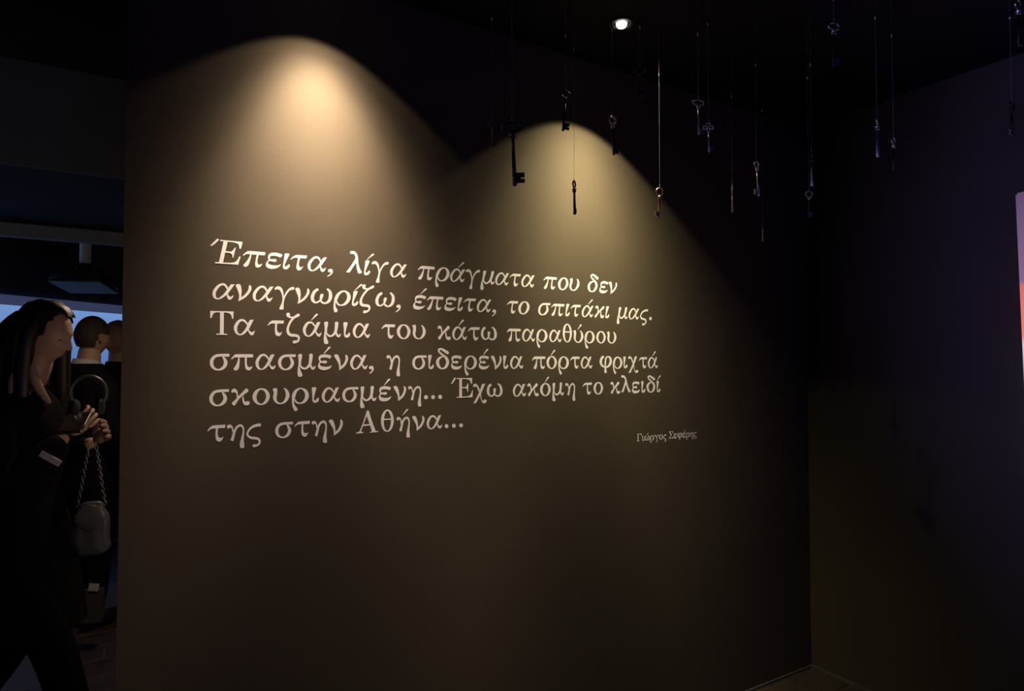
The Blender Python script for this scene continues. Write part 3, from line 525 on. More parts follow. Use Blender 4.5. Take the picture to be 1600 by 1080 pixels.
# ---------------------------------------------------------------- displays and added fill panels
scr = empty('wall_display', W(-0.03, 1.62, 1.05), 0, 'bright display with pink and lavender film picture on the right wall', 'screen')
def sn_part(name, s0, s1, n0, n1, z0, z1, m, parent, bevel=0.0):
    bm = box_sn(s0, s1, n0, n1, z0, z1)
    for v in bm.verts: v.co -= parent.location
    if bevel:
        bmesh.ops.bevel(bm, geom=list(bm.edges), offset=bevel, segments=2, affect='EDGES')
    return obj(name, bm, m, parent)
# the display hangs slightly tipped forward from its wall bracket
for nm, s0, s1, n0, z0, z1, m_, bv in (('housing', -0.035, 0.0, 0.975, 1.09, 2.20, 'bezel', 0.0), ('picture_panel', -0.050, -0.036, 0.958, 1.08, 2.212, 'film', 0.006)):
    o = sn_part(nm, s0, s1, n0, 2.32, z0, z1, M[m_], scr, bv)
    for v in o.data.vertices:
        v.co -= AX * (v.co.z - 0.03) * 0.049

lbx = empty('light_panel', W(-2.62, -0.19, 1.25), 0, 'warm glowing information panel on the back of the text wall', 'panel')  # added out of view to light the woman's face
sn_part('housing', -2.93, -2.31, -0.185, -0.161, 0.98, 1.52, M['bezel'], lbx)
sn_part('glowing_face', -2.92, -2.32, -0.190, -0.186, 0.99, 1.51, M['warm_panel'], lbx)

vio = empty('violet_projection', W(-2.4, 4.78, 1.0), 0, 'violet projected picture on the wall behind the viewer', 'screen')  # added out of view as dim violet fill for the walls
sn_part('frame', -3.4, -1.4, 4.77, 4.79, 0.9, 2.3, M['bezel'], vio)
sn_part('picture_panel', -3.35, -1.45, 4.76, 4.769, 0.95, 2.25, M['violet_film'], vio)

bp = empty('blue_projection', OB + Vector((0, 0, 0.9)), math.atan2(OD.y, OD.x), 'wide blue lit projection screen behind the people', 'screen')
def lp(name, k0, k1, d0, d1, z0, z1, m):
    bm = bmesh.new()
    add_box(bm, k0, k1, -d1, -d0, z0 - 0.9, z1 - 0.9)
    return obj(name, bm, m, bp)
lp('picture_panel', -1.9, 2.6, -0.018, 0.0, 0.95, 2.02, M['blue_film'])
lp('border', -1.9, 2.6, -0.02, 0.004, 2.021, 2.10, M['blue_border'])
lp('frame', -1.98, -1.902, -0.025, 0.01, 0.87, 2.10, M['proj_black'])
lp('frame', 2.602, 2.68, -0.025, 0.01, 0.87, 2.10, M['proj_black'])
lp('frame', -1.9, 2.6, -0.025, 0.01, 0.87, 0.948, M['proj_black'])

# ---------------------------------------------------------------- ceiling spotlights
def downlight(name, loc, zc, label):
    t = empty(name, (loc.x, loc.y, zc), 0, label, 'spotlight')
    bm = bmesh.new()
    add_lathe(bm, [(0.030, -0.001), (0.046, -0.001), (0.047, -0.004), (0.044, -0.007), (0.031, -0.005), (0.030, -0.001)], 32)
    obj('bezel', bm, M['bezel'], t, True)
    bm = bmesh.new()
    add_lathe(bm, [(0.020, -0.001), (0.0195, -0.007), (0.0155, -0.014), (0.008, -0.018), (0, -0.019)], 24)
    obj('lamp_lens', bm, M['bulb'], t, True)
    return t
downlight('ceiling_spotlight', LAMP1, CEIL, 'ceiling spotlight washing the left half of the quotation')
downlight('ceiling_spotlight', LAMP2, CEIL, 'small bright round ceiling spotlight shining among the hanging keys')

# ---------------------------------------------------------------- hanging keys
def ellipse_ring(bm, a, b, cz, tube, flat, n=28):
    """ring in the XZ plane, tube thickness `tube`, depth `flat`"""
    seg = 8
    rings = []
    for i in range(n):
        t = 2 * PI * i / n
        c = Vector((a * math.cos(t), 0, cz + b * math.sin(t)))
        nr = Vector((b * math.cos(t), 0, a * math.sin(t))).normalized()
        rings.append([bm.verts.new(c + nr * tube * math.cos(2 * PI * k / seg) + Vector((0, flat * math.sin(2 * PI * k / seg), 0))) for k in range(seg)])
    for i in range(n):
        A_, B_ = rings[i], rings[(i + 1) % n]
        for k in range(seg):
            bm.faces.new((A_[k], A_[(k + 1) % seg], B_[(k + 1) % seg], B_[k]))

def make_key(loc, L, phi, side, bow, tilt, mats, label, bw=0.26, bh=0.20, notch=0, thick=1.25, bitw=0.15, crimp_z=2.60):
    """old door key hanging by its bow: bow, collar, shaft, bit, thread, crimp; loc is the top of the bow"""
    t = empty('hanging_key', loc, phi, label, 'key', 'old keys hanging from the ceiling on threads')
    t.rotation_euler = (0, tilt, phi)
    a, b = L * bw / 2, L * bh / 2
    tube = L * 0.020 * thick
    bm = bmesh.new()
    if bow == 'trefoil':
        r = b * 0.52
        for cx, cz in ((0, -r), (-a * 0.62, -b * 1.35), (a * 0.62, -b * 1.35)):
            bm2 = bmesh.new()
            ellipse_ring(bm2, r, r, cz, tube, tube * 0.9, 18)
            for v in bm2.verts: v.co.x += cx
            me_t = bpy.data.meshes.new('tmp'); bm2.to_mesh(me_t); bm.from_mesh(me_t); bm2.free()
            bpy.data.meshes.remove(me_t)
    else:
        ellipse_ring(bm, a, b, -b, tube, tube * 0.9)
    obj('bow', bm, mats[0], t, True)
    z0 = -2 * b - tube * 0.3
    sr = L * 0.024 * thick
    bm = bmesh.new()
    add_lathe(bm, [(0, z0 + tube), (sr * 1.0, z0 + tube * 0.8), (sr * 1.0, z0 - sr * 0.4), (sr * 1.75, z0 - sr * 0.7), (sr * 1.85, z0 - sr * 1.3), (sr * 1.2, z0 - sr * 1.8),
                   (sr * 1.2, z0 - sr * 2.3), (sr * 1.7, z0 - sr * 2.6), (sr * 1.6, z0 - sr * 3.2), (sr * 0.9, z0 - sr * 3.7), (0, z0 - sr * 3.7)], 14)
    obj('collar', bm, mats[0], t, True)
    bm = bmesh.new()
    add_lathe(bm, [(0, z0 - sr * 3.4), (sr * 0.85, z0 - sr * 3.4), (sr * 1.0, (z0 - L) / 2), (sr * 1.15, -L + sr * 0.5), (sr * 0.9, -L), (0, -L)], 14)
    obj('shaft', bm, mats[1], t, True)
    bh_ = L * 0.155
    zb = -L + L * 0.045
    wx = L * bitw
    bm = bmesh.new()
    if notch == 0:
        out = [(sr * 0.5, 0), (wx, 0), (wx, bh_ * 0.36), (wx * 0.62, bh_ * 0.36), (wx * 0.62, bh_ * 0.54), (wx, bh_ * 0.54), (wx, bh_), (sr * 0.5, bh_)]
    elif notch == 1:
        out = [(sr * 0.5, 0), (wx * 0.7, 0), (wx * 0.7, bh_ * 0.25), (wx, bh_ * 0.25), (wx, bh_ * 0.6), (wx * 0.55, bh_ * 0.6), (wx * 0.55, bh_ * 0.75), (wx, bh_ * 0.75), (wx, bh_), (sr * 0.5, bh_)]
    else:
        out = [(sr * 0.5, 0), (wx, 0), (wx, bh_), (wx * 0.6, bh_), (wx * 0.6, bh_ * 0.7), (wx * 0.4, bh_ * 0.7), (wx * 0.4, bh_), (sr * 0.5, bh_)]
    th = L * 0.016 * thick
    F = [bm.verts.new((side * x, -th, zb + z)) for x, z in out]
    B = [bm.verts.new((side * x, th, zb + z)) for x, z in out]
    bm.faces.new(F); bm.faces.new(B[::-1])
    for i in range(len(F)):
        j = (i + 1) % len(F)
        bm.faces.new((F[i], B[i], B[j], F[j]))
    obj('bit', bm, mats[2], t)
    # thread straight up to the ceiling, drawn in the key's own tilted frame
    up = Matrix.Rotation(-tilt, 4, 'Y') @ Vector((0, 0, 1))
    H = CEIL - loc[2]
    bm = bmesh.new()
    p0 = Vector((0, 0, -tube))
    add_tube(bm, [p0, Vector((0, 0, tube * 0.5)) + up * 0.004, up * (H * 0.5), up * (H - 0.0005)], 0.00045, 6)
    add_tube(bm, [Vector((0, 0, tube)) , Vector((0.003, 0, 0.006)), up * 0.013, Vector((-0.003, 0, 0.006)), Vector((0, 0, tube))], 0.0006, 5)
    obj('thread', bm, M['thread'], t, True)
    cz = crimp_z - loc[2]
    if 0.02 < cz < H:
        bm = bmesh.new()
        add_tube(bm, [up * (cz - 0.012), up * (cz + 0.012)], 0.0016, 8)
        obj('crimp', bm, M['crimp'], t, True)
    return t

IR, ST, BR_, CO = M['iron'], M['steel'], M['bronze'], M['copper']
def K(x, y, z, L, phi, side, bow, tilt, mats, label, **kw):
    return make_key(Vector((x, y, z)), L, R(phi), side, bow, R(tilt), mats, label, **kw)

K(0.000, 1.50, 2.122, 0.151, -4, 1, 'oval', -2.5, (IR, IR, IR), 'largest dark iron key, wide bow, leftmost over the lit patch', bw=0.30, bh=0.14, notch=0, crimp_z=2.71, bitw=0.16)
K(0.170, 2.00, 2.413, 0.127, 15, 1, 'oval', 4, (IR, IR, IR), 'dark key above the lit patch, lower tip and square bit at its crest', bw=0.24, bh=0.16, notch=0)
K(0.204, 2.085, 2.152, 0.110, 68, 1, 'oval', -3, (IR, IR, IR), 'thin dark key seen edge-on in the middle of the small lit patch', bw=0.25, bh=0.20, notch=1, thick=1.5)
K(0.312, 1.965, 2.318, 0.118, 38, 1, 'oval', -3, (ST, IR, IR), 'key with shiny oval bow under the ceiling spotlight, dark shaft over lit patch', bw=0.26, bh=0.18, notch=2)
K(0.535, 2.30, 2.188, 0.110, 18, -1, 'oval', 2, (BR_, BR_, BR_), 'coppery pink key with round bow at the right edge of the lit patch', bw=0.24, bh=0.23, notch=1, thick=1.35)
K(0.586, 1.99, 2.382, 0.110, 12, 1, 'oval', -1, (ST, ST, ST), 'steel key with wide flat bow, higher of the overlapping pair', bw=0.34, bh=0.15, notch=0)
K(0.599, 1.93, 2.286, 0.091, -8, 1, 'trefoil', -1, (ST, ST, ST), 'small key with three-lobed bow, lower of the overlapping pair', bw=0.30, bh=0.24, notch=0)
K(0.848, 2.20, 2.252, 0.119, 25, -1, 'oval', -4, (ST, ST, ST), 'grey key with small bright round bow and bit on its left', bw=0.17, bh=0.15, notch=2, thick=1.25)
K(0.854, 2.463, 2.249, 0.110, 77, 1, 'oval', 1, (ST, ST, CO), 'small edge-on key with orange copper bit beside the bright-bowed key', bw=0.30, bh=0.24, notch=0, thick=1.1, bitw=0.18)
K(1.026, 2.60, 2.137, 0.087, 55, 1, 'oval', 6, (IR, ST, ST), 'tiny slanting dim key, lowest of the hanging keys', bw=0.26, bh=0.22, notch=1)
K(1.039, 2.20, 2.286, 0.121, 75, 1, 'oval', 1, (IR, ST, ST), 'faint edge-on key directly above another faint key near the corner', bw=0.26, bh=0.20, notch=0)
K(1.075, 2.30, 2.177, 0.096, 5, 1, 'oval', 1, (ST, IR, ST), 'faint round-bowed key hanging below an edge-on key near the corner', bw=0.26, bh=0.22, notch=0)
K(1.095, 1.90, 2.294, 0.126, 62, 1, 'oval', 3, (ST, ST, ST), 'long narrow dim key with slim bow in front of the right wall', bw=0.22, bh=0.22, notch=1)
K(1.204, 2.00, 2.264, 0.106, 40, 1, 'oval', 2, (ST, IR, IR), 'dim key to the right of the long narrow one, only bow glinting', bw=0.24, bh=0.20, notch=0)
K(0.919, 1.80, 2.525, 0.128, 10, 1, 'oval', 2, (ST, IR, ST), 'high dim key close under the ceiling, wide bow and glinting tip', bw=0.26, bh=0.15, notch=2)
K(0.394, 1.946, 2.464, 0.092, -5, 1, 'oval', 3, (IR, IR, IR), 'small faint key high right of the ceiling spotlight, nearly black', bw=0.40, bh=0.20, notch=0)
K(-0.061, 1.90, 2.282, 0.081, 8, 1, 'oval', -2, (IR, IR, IR), 'very faint small key to the left of the largest key', bw=0.26, bh=0.20, notch=0)
K(1.206, 1.50, 2.417, 0.111, 30, 1, 'oval', 1, (ST, IR, IR), 'dim key at the top right edge near the ceiling', bw=0.26, bh=0.20, notch=0)
K(1.501, 1.90, 2.337, 0.103, 30, -1, 'oval', 1, (IR, IR, ST), 'dim key at the right edge above the bright display', bw=0.26, bh=0.20, notch=0)

# ---------------------------------------------------------------- projector on its pole
pj = empty('ceiling_projector', (-2.96, 4.42, CEIL), R(10), 'black ceiling projector on a white pole above the people', 'projector')
bm = bmesh.new()
add_lathe(bm, [(0.0, -0.0), (0.09, -0.0), (0.09, -0.012), (0.034, -0.02), (0.034, -0.55), (0.0, -0.55)], 24)
obj('pole', bm, M['pole'], pj, True)
bm = bmesh.new()
add_lathe(bm, [(0.0, -0.545), (0.05, -0.545), (0.055, -0.56), (0.055, -0.59), (0.035, -0.60), (0.035, -0.62), (0, -0.62)], 20)
obj('swivel_joint', bm, M['proj_black'], pj, True)
bm = bmesh.new()
tilt = Matrix.Translation((0, 0, -0.665)) @ Matrix.Rotation(R(-9), 4, 'X')
add_box(bm, -0.165, 0.165, -0.15, 0.16, -0.035, 0.045)
bmesh.ops.bevel(bm, geom=list(bm.edges), offset=0.018, segments=3, affect='EDGES')
for v in bm.verts: v.co = tilt @ v.co
obj('shell', bm, M['proj_black'], pj, True)
bm = bmesh.new()
add_box(bm, -0.16, 0.16, -0.145, 0.155, -0.046, -0.034)
bmesh.ops.bevel(bm, geom=list(bm.edges), offset=0.003, segments=1, affect='EDGES')
for v in bm.verts: v.co = tilt @ v.co
obj('base_cover', bm, M['proj_grey'], pj)
bm = bmesh.new()
add_tube(bm, [(0.08, 0.16, 0.005), (0.08, 0.185, 0.005)], 0.032, 20)
for v in bm.verts: v.co = tilt @ v.co
obj('lens', bm, M['glass'], pj, True)

# ================================================================ PEOPLE
def skin_mesh(verts, edges, level=1, root=0):
    """verts: (x,y,z,rx[,ry]) -> evaluated smooth mesh"""
    me = bpy.data.meshes.new('tmp')
    bm = bmesh.new()
    lay = bm.verts.layers.skin.verify()
    vs = []
    for i, v in enumerate(verts):
        q = bm.verts.new(v[:3])
        ry = v[4] if len(v) > 4 else v[3]
        q[lay].radius = (v[3], ry)
        q[lay].use_root = (i == root)
        vs.append(q)
    for a, b in edges:
        bm.edges.new((vs[a], vs[b]))
    bm.to_mesh(me)
    bm.free()
    o = bpy.data.objects.new('tmp', me)
    col.objects.link(o)
    sk = o.modifiers.new('skin', 'SKIN')
    sk.use_smooth_shade = True
    sb = o.modifiers.new('sub', 'SUBSURF')
    sb.levels = level
    sb.render_levels = level
    dg = bpy.context.evaluated_depsgraph_get()
    dg.update()
    out = bpy.data.meshes.new_from_object(o.evaluated_get(dg))
    bpy.data.objects.remove(o)
    bpy.data.meshes.remove(me)
    return out

def join(meshes, mats_=None):
    bm = bmesh.new()
    for me in meshes:
        bm.from_mesh(me)
        bpy.data.meshes.remove(me)
    return bm

def gs(d, s): return math.exp(-(d / s) ** 2)

def head_mesh(female=False):
    """head centred at the origin, face towards -Y; eyes at z=0"""
    bm = bmesh.new()
    nu, nv = 56, 40
    rows_ = []
    for j in range(nv + 1):
        th = PI * j / nv
        rowv = []
        for i in range(nu):
            ph = 2 * PI * i / nu
            d = Vector((math.sin(th) * math.sin(ph), -math.sin(th) * math.cos(ph), math.cos(th)))
            x, y, z = d.x * 0.076, d.y * 0.098, d.z * 0.117
            if z < 0:
                t = min(1, -z / 0.117)
                x *= 1 - 0.30 * t ** 1.6
                if y > 0: y *= 1 - 0.38 * t ** 1.3
                else: y *= 1 - 0.10 * t ** 2
            front = max(0.0, -d.y)
            if d.y < 0:
                # brow, sockets, nose, lips, chin, cheeks
                y -= 0.006 * gs(z - 0.022, 0.012) * gs(x, 0.045) * front
                for sx in (-1, 1):
                    y += 0.011 * gs(x - sx * 0.031, 0.016) * gs(z - 0.002, 0.012)
                    y -= 0.005 * gs(x - sx * 0.040, 0.02) * gs(z + 0.030, 0.02)
                nz = min(1.0, max(0.0, (0.012 - z) / 0.046)) if z > -0.036 else max(0.0, 1 - (-0.036 - z) / 0.009)
                y -= 0.027 * nz * gs(x, 0.010 + 0.006 * nz)
                y -= 0.009 * gs(x, 0.020) * (gs(z + 0.056, 0.006) + gs(z + 0.069, 0.007))
                y += 0.004 * gs(x, 0.024) * gs(z + 0.0625, 0.0025)
                y -= 0.010 * gs(x, 0.022) * gs(z + 0.098, 0.014)
            rowv.append(bm.verts.new((x, y, z)))
        rows_.append(rowv)
    for j in range(nv):
        for i in range(nu):
            a, b = rows_[j][i], rows_[j][(i + 1) % nu]
            c, d_ = rows_[j + 1][(i + 1) % nu], rows_[j + 1][i]
            try: bm.faces.new((a, d_, c, b))
            except ValueError: pass
    bmesh.ops.remove_doubles(bm, verts=bm.verts, dist=1e-5)
    # ears
    for sx in (-1, 1):
        new = bmesh.ops.create_uvsphere(bm, u_segments=14, v_segments=10, radius=1.0)['verts']
        for v in new:
            c = v.co.copy()
            rim = 0.35 if (c.y ** 2 + c.z ** 2) < 0.35 and c.x * sx > 0 else 1.0
            v.co = Vector((sx * (0.077 + 0.010 * c.x * sx * rim + 0.006 * c.y), 0.012 + 0.017 * c.y - 0.004 * c.z, -0.012 + 0.031 * c.z * (1 - 0.15 * (c.z < 0))))
    me = bpy.data.meshes.new('tmp')
    bm.to_mesh(me); bm.free()
    return me

def hand_mesh(mtx, curl=0.6, mirror=1, spread=1.0):
    """wrist at origin, fingers along -Z, palm facing -Y; thumb on +X*mirror side"""
    V = [(0, 0, 0.0, 0.026, 0.018), (0, 0, -0.045, 0.034, 0.014), (0, 0, -0.080, 0.036, 0.012)]
    E_ = [(0, 1), (1, 2)]
    meshes = [skin_mesh(V, E_, 1)]
    lens = [0.070, 0.079, 0.073, 0.058]
    for k in range(4):
        x = mirror * (0.027 - 0.018 * k)
        L = lens[k]
        a1, a2, a3 = curl * 0.5, curl * 1.2, curl * 1.8
        p = Vector((x * 0.9, 0, -0.066)); pts = [p]
        p = Vector((x, 0, -0.088)); pts.append(p)
        for ln, a in ((L * .42, a1), (L * .33, a2), (L * .25, a3)):
            p = p + Vector((x * 0.10 * spread, -math.sin(a) * ln, -math.cos(a) * ln)); pts.append(p)
        V = [(*q, r_) for q, r_ in zip(pts, (0.0095, 0.0095, 0.0088, 0.0080, 0.0068))]
        meshes.append(skin_mesh(V, [(i, i + 1) for i in range(4)], 1))
    pts = [Vector((mirror * 0.016, -0.004, -0.022)), Vector((mirror * 0.034, -0.010, -0.045)), Vector((mirror * 0.046, -0.020, -0.070)), Vector((mirror * 0.046, -0.032, -0.092))]
    V = [(*q, r_) for q, r_ in zip(pts, (0.013, 0.0115, 0.010, 0.0078))]
    meshes.append(skin_mesh(V, [(0, 1), (1, 2), (2, 3)], 1))
    bm = join(meshes)
    bm.transform(mtx)
    me = bpy.data.meshes.new('tmp')
    bm.to_mesh(me); bm.free()
    return me

def aim(p, direction, palm=Vector((0, -1, 0))):
    """matrix that puts a hand at p with its fingers along `direction` and the palm facing `palm`"""
    z = -direction.normalized()
    y = -(palm - z * palm.dot(z)).normalized()
    x = y.cross(z)
    m = Matrix((x, y, z)).transposed().to_4x4()
    return Matrix.Translation(p) @ m

def person(loc, rotz, scale, label, pose, female=False, coat='black_cloth', legs='black_cloth', hem=0.80, collar=None, head_rot=(0, 0, 0)):
    t = empty('person', loc, rotz, label, 'person')
    t.scale = (scale,) * 3
    P = {'pel': (0, 0, 0.95), 'waist': (0, 0, 1.10), 'chest': (0, -0.005, 1.30), 'nb': (0, 0.01, 1.46), 'nt': (0, -0.005, 1.555),
         'shl': (0.135, 0.01, 1.38), 'shr': (-0.135, 0.01, 1.38),
         'ell': (0.23, 0.02, 1.14), 'elr': (-0.23, 0.02, 1.14), 'wrl': (0.23, -0.06, 0.90), 'wrr': (-0.23, -0.06, 0.90),
         'hl': (0.09, 0, 0.90), 'hr': (-0.09, 0, 0.90), 'kl': (0.10, -0.02, 0.50), 'kr': (-0.10, -0.02, 0.50),
         'al': (0.11, 0.02, 0.09), 'ar': (-0.11, 0.02, 0.09)}
    P.update(pose)
    P['hd'] = tuple(Vector(P['nt']) + Vector((0, 0.008, 0.07)))
    k = 0.90 if female else 1.0
    def v(n, r, ry=None):
        return (*P[n], r * k, (ry or r) * k)
    # whole body, slim, under the clothes
    names = ['pel', 'waist', 'chest', 'nb', 'nt', 'hd', 'shl', 'ell', 'wrl', 'shr', 'elr', 'wrr', 'hl', 'kl', 'al', 'hr', 'kr', 'ar']
    rad = {'pel': .10, 'waist': .085, 'chest': .095, 'nb': .074, 'nt': .062, 'hd': .055, 'shl': .045, 'ell': .038, 'wrl': .026, 'shr': .045, 'elr': .038, 'wrr': .026,
           'hl': .070, 'kl': .052, 'al': .034, 'hr': .070, 'kr': .050, 'ar': .034}
    ix = {n_: i for i, n_ in enumerate(names)}
    ed = [('pel', 'waist'), ('waist', 'chest'), ('chest', 'nb'), ('nb', 'nt'), ('nt', 'hd'), ('chest', 'shl'), ('shl', 'ell'), ('ell', 'wrl'), ('chest', 'shr'), ('shr', 'elr'), ('elr', 'wrr'),
          ('pel', 'hl'), ('hl', 'kl'), ('kl', 'al'), ('pel', 'hr'), ('hr', 'kr'), ('kr', 'ar')]
    body = skin_mesh([v(n_, rad[n_]) for n_ in names], [(ix[a], ix[b]) for a, b in ed], 2)
    hd = head_mesh(female)
    HM = Matrix.Translation(Vector(P['nt']) + Vector((0, -0.012, 0.105))) @ (Matrix.Rotation(head_rot[2], 4, 'Z') @ Matrix.Rotation(head_rot[0], 4, 'X') @ Matrix.Rotation(head_rot[1], 4, 'Y')) 
    if female: HM = HM @ Matrix.Scale(0.95, 4)
    hd.transform(HM)
    hands = []
    for sd, wr, el in ((1, 'wrl', 'ell'), (-1, 'wrr', 'elr')):
        w_, e_ = Vector(P[wr]), Vector(P[el])
        d = (w_ - e_).normalized()
        palm = pose.get('palm' + wr[-1], Vector((-sd, 0, -0.2)))
        hands.append(hand_mesh(aim(w_, d, Vector(palm)) @ Matrix.Scale(0.92 if female else 1.0, 4), pose.get('curl', 0.6), mirror=sd if True else 1))
    bm = join([body, hd] + hands)
    b = obj('body', bm, M['skin'], t, True)
    # eyes
    for sx in (-1, 1):
        bm = bmesh.new()
        bmesh.ops.create_uvsphere(bm, u_segments=14, v_segments=10, radius=0.0105)
        bmesh.ops.translate(bm, verts=bm.verts, vec=(sx * 0.031, -0.0735, 0.001))
        bm.transform(HM)
        ey = obj('eye', bm, M['eye'], t, True)
        bm = bmesh.new()
        bmesh.ops.create_uvsphere(bm, u_segments=12, v_segments=8, radius=0.0055)
        bmesh.ops.translate(bm, verts=bm.verts, vec=(sx * 0.031, -0.0795, -0.003))
        bm.transform(HM)
        obj('iris', bm, M['iris'], ey, True)
    # trousers
    bm = bmesh.new()
    prev = None
    for z, rx, ry in ((0.80, .130, .090), (0.84, .158, .118), (0.90, .160, .126), (0.97, .148, .116), (1.03, .130, .102), (1.06, .10, .08)):
        ring = [bm.verts.new((rx * k * math.cos(2 * PI * q / 28), ry * k * math.sin(2 * PI * q / 28), z)) for q in range(28)]
        if prev:
            for q in range(28):
                bm.faces.new((prev[q], prev[(q + 1) % 28], ring[(q + 1) % 28], ring[q]))
        else:
            bm.faces.new(ring[::-1])
        prev = ring
    bm.faces.new(prev)
    for h_, k_, a_ in (('hl', 'kl', 'al'), ('hr', 'kr', 'ar')):
        tv = [(P[h_][0] * 0.95, P[h_][1], P[h_][2] + 0.02, .102 * k), (*Vector(P[h_]).lerp(Vector(P[k_]), 0.4), .096 * k), v(k_, .078), (*P[a_][:2], P[a_][2] + 0.02, .066 * k)]
        me = skin_mesh(tv, [(0, 1), (1, 2), (2, 3)], 2)
        bm.from_mesh(me)
        bpy.data.meshes.remove(me)
    obj('trousers', bm, M[legs], t, True)
    # shoes
    for an in ('al', 'ar'):
        x, y, z = P[an]
        bm = bmesh.new()
        bmesh.ops.create_uvsphere(bm, u_segments=18, v_segments=12, radius=1.0)
        for q in bm.verts:
            c = q.co.copy()
            q.co = Vector((c.x * 0.045 * (1.0 if c.y < 0 else 0.8), c.y * 0.135 - 0.05, max(-0.045, c.z * (0.045 + 0.028 * (c.y > 0) * c.y)) + 0.045))
            q.co += Vector((x, y, z - 0.09))
        obj('shoe', bm, M['shoe'], t, True)
    # jacket / coat: a lofted trunk with sleeves
    nbx, nby = P['nb'][0], P['nb'][1]
    if female:
        rings = [(0, 0.0, hem, .180, .205), (0, 0.0, 0.78, .170, .172), (0, 0, 0.95, .160, .140), (0, 0, 1.10, .128, .108), (0, -0.005, 1.25, .150, .125), (0, 0.0, 1.36, .160, .108),
                 (0, 0.005, 1.42, .135, .088), (nbx, nby, 1.465, .078, .070), (nbx, nby, 1.485, .064, .062)]
    else:
        rings = [(0, 0.0, hem, .182, .138), (0, 0, 0.95, .176, .134), (0, 0, 1.10, .160, .122), (0, -0.005, 1.25, .182, .135), (0, 0.0, 1.37, .190, .118),
                 (0, 0.008, 1.435, .150, .092), (nbx, nby, 1.475, .092, .084), (nbx, nby, 1.502, .080, .080)]
    fine = []
    for q in range(len(rings) - 1):
        p0, p1, p2, p3 = rings[max(q - 1, 0)], rings[q], rings[q + 1], rings[min(q + 2, len(rings) - 1)]
        for k_ in range(4):
            t_ = k_ / 4
            fine.append([0.5 * (2 * b_ + (c_ - a_) * t_ + (2 * a_ - 5 * b_ + 4 * c_ - d_) * t_ * t_ + (3 * b_ - a_ - 3 * c_ + d_) * t_ ** 3) for a_, b_, c_, d_ in zip(p0, p1, p2, p3)])
    fine.append(list(rings[-1]))
    bm = bmesh.new()
    seg = 36
    prev = None
    for ri, (cx, cy, z, rx, ry) in enumerate(fine):
        ring = []
        for q in range(seg):
            a_ = 2 * PI * q / seg
            ca, sa = math.cos(a_), math.sin(a_)
            fold = 1 + 0.018 * math.sin(5 * a_ + z * 9) * max(0.0, (1.25 - z))
            ring.append(bm.verts.new((cx + rx * fold * math.copysign(abs(ca) ** 0.85, ca), cy + ry * fold * math.copysign(abs(sa) ** 0.9, sa), z)))
        if prev:
            for q in range(seg):
                bm.faces.new((prev[q], prev[(q + 1) % seg], ring[(q + 1) % seg], ring[q]))
        prev = ring
    sx_ = .118 if female else .140
    for sd, el, wr in ((1, 'ell', 'wrl'), (-1, 'elr', 'wrr')):
        w_ = Vector(P[wr]).lerp(Vector(P[el]), 0.05)
        sv = [(sd * sx_ * 0.6, 0.005, 1.385, .072 * k), (sd * sx_ * 1.12, 0.01, 1.385, .066 * k), (*P[el], .054 * k), (*w_, .040 * k)]
        me = skin_mesh(sv, [(0, 1), (1, 2), (2, 3)], 2)
        bm.from_mesh(me)
        bpy.data.meshes.remove(me)
    obj('coat' if female else 'jacket', bm, M[coat], t, True)
    if collar:
        bm = bmesh.new()
        c = Vector(P['nb']) + Vector((0, 0, 0.040))
        seg = 24
        r1 = [bm.verts.new(c + Vector((0.066 * math.cos(2 * PI * i / seg), 0.070 * math.sin(2 * PI * i / seg), 0.0 - 0.016 * (math.sin(2 * PI * i / seg) < -0.5)))) for i in range(seg)]
        r2 = [bm.verts.new(c + Vector((0.061 * math.cos(2 * PI * i / seg), 0.065 * math.sin(2 * PI * i / seg), 0.024 + 0.008 * math.sin(2 * PI * i / seg)))) for i in range(seg)]
        r3 = [bm.verts.new(q.co + Vector((0.003 * math.cos(2 * PI * i / seg), 0.003 * math.sin(2 * PI * i / seg), -0.001))) for i, q in enumerate(r2)]
        r4 = [bm.verts.new(q.co + Vector((0.010 * math.cos(2 * PI * i / seg), 0.010 * math.sin(2 * PI * i / seg), -0.004))) for i, q in enumerate(r1)]
        for A_, B_ in ((r1, r2), (r2, r3), (r3, r4)):
            for i in range(seg):
                j = (i + 1) % seg
                bm.faces.new((A_[i], A_[j], B_[j], B_[i]))
        obj('shirt_collar', bm, M['shirt'], t, True)
    return t, HM

def hair_cap(t, HM, m, grow, long_=False, name='hair', bald=False):
    bm = bmesh.new()
    bmesh.ops.create_uvsphere(bm, u_segments=40, v_segments=28, radius=1.0)
    rnd = random.Random(3)
    for q in bm.verts:
        c = q.co.copy()
        wob = 1 + (0.03 * math.sin(9 * c.x + 5 * c.z) + 0.02 * math.sin(17 * c.y + 11 * c.x) if long_ else 0)
        z = c.z * (0.117 + grow)
        y = c.y * (0.098 + grow)
        x = c.x * (0.076 + grow)
        if not long_ and z < 0 and c.y > 0:
            y *= 1 - 0.38 * min(1, -z / 0.117) ** 1.3
        q.co = Vector((x * wob, y * wob, z * wob))
    lim_front = -0.35
    kill = [f for f in bm.faces if (f.calc_center_median().y < (-0.055 + 0.5 * max(0, 0.03 - f.calc_center_median().z)) and f.calc_center_median().z < (0.088 if long_ else 0.067))
            or (not long_ and f.calc_center_median().z < -0.062)
            or (bald and f.calc_center_median().y < 0.03)
            or (not long_ and abs(f.calc_center_median().x) > 0.055 and f.calc_center_median().z < 0.012 and -0.06 < f.calc_center_median().y < 0.035)]
    bmesh.ops.delete(bm, geom=kill, context='FACES')
    bm.transform(HM)
    o = obj(name, bm, m, t, True)
    sm = o.modifiers.new('solid', 'SOLIDIFY')
    sm.thickness = 0.004
    sm.offset = 0.6
    ss = o.modifiers.new('sub', 'SUBSURF')
    ss.levels = ss.render_levels = 1
    return o

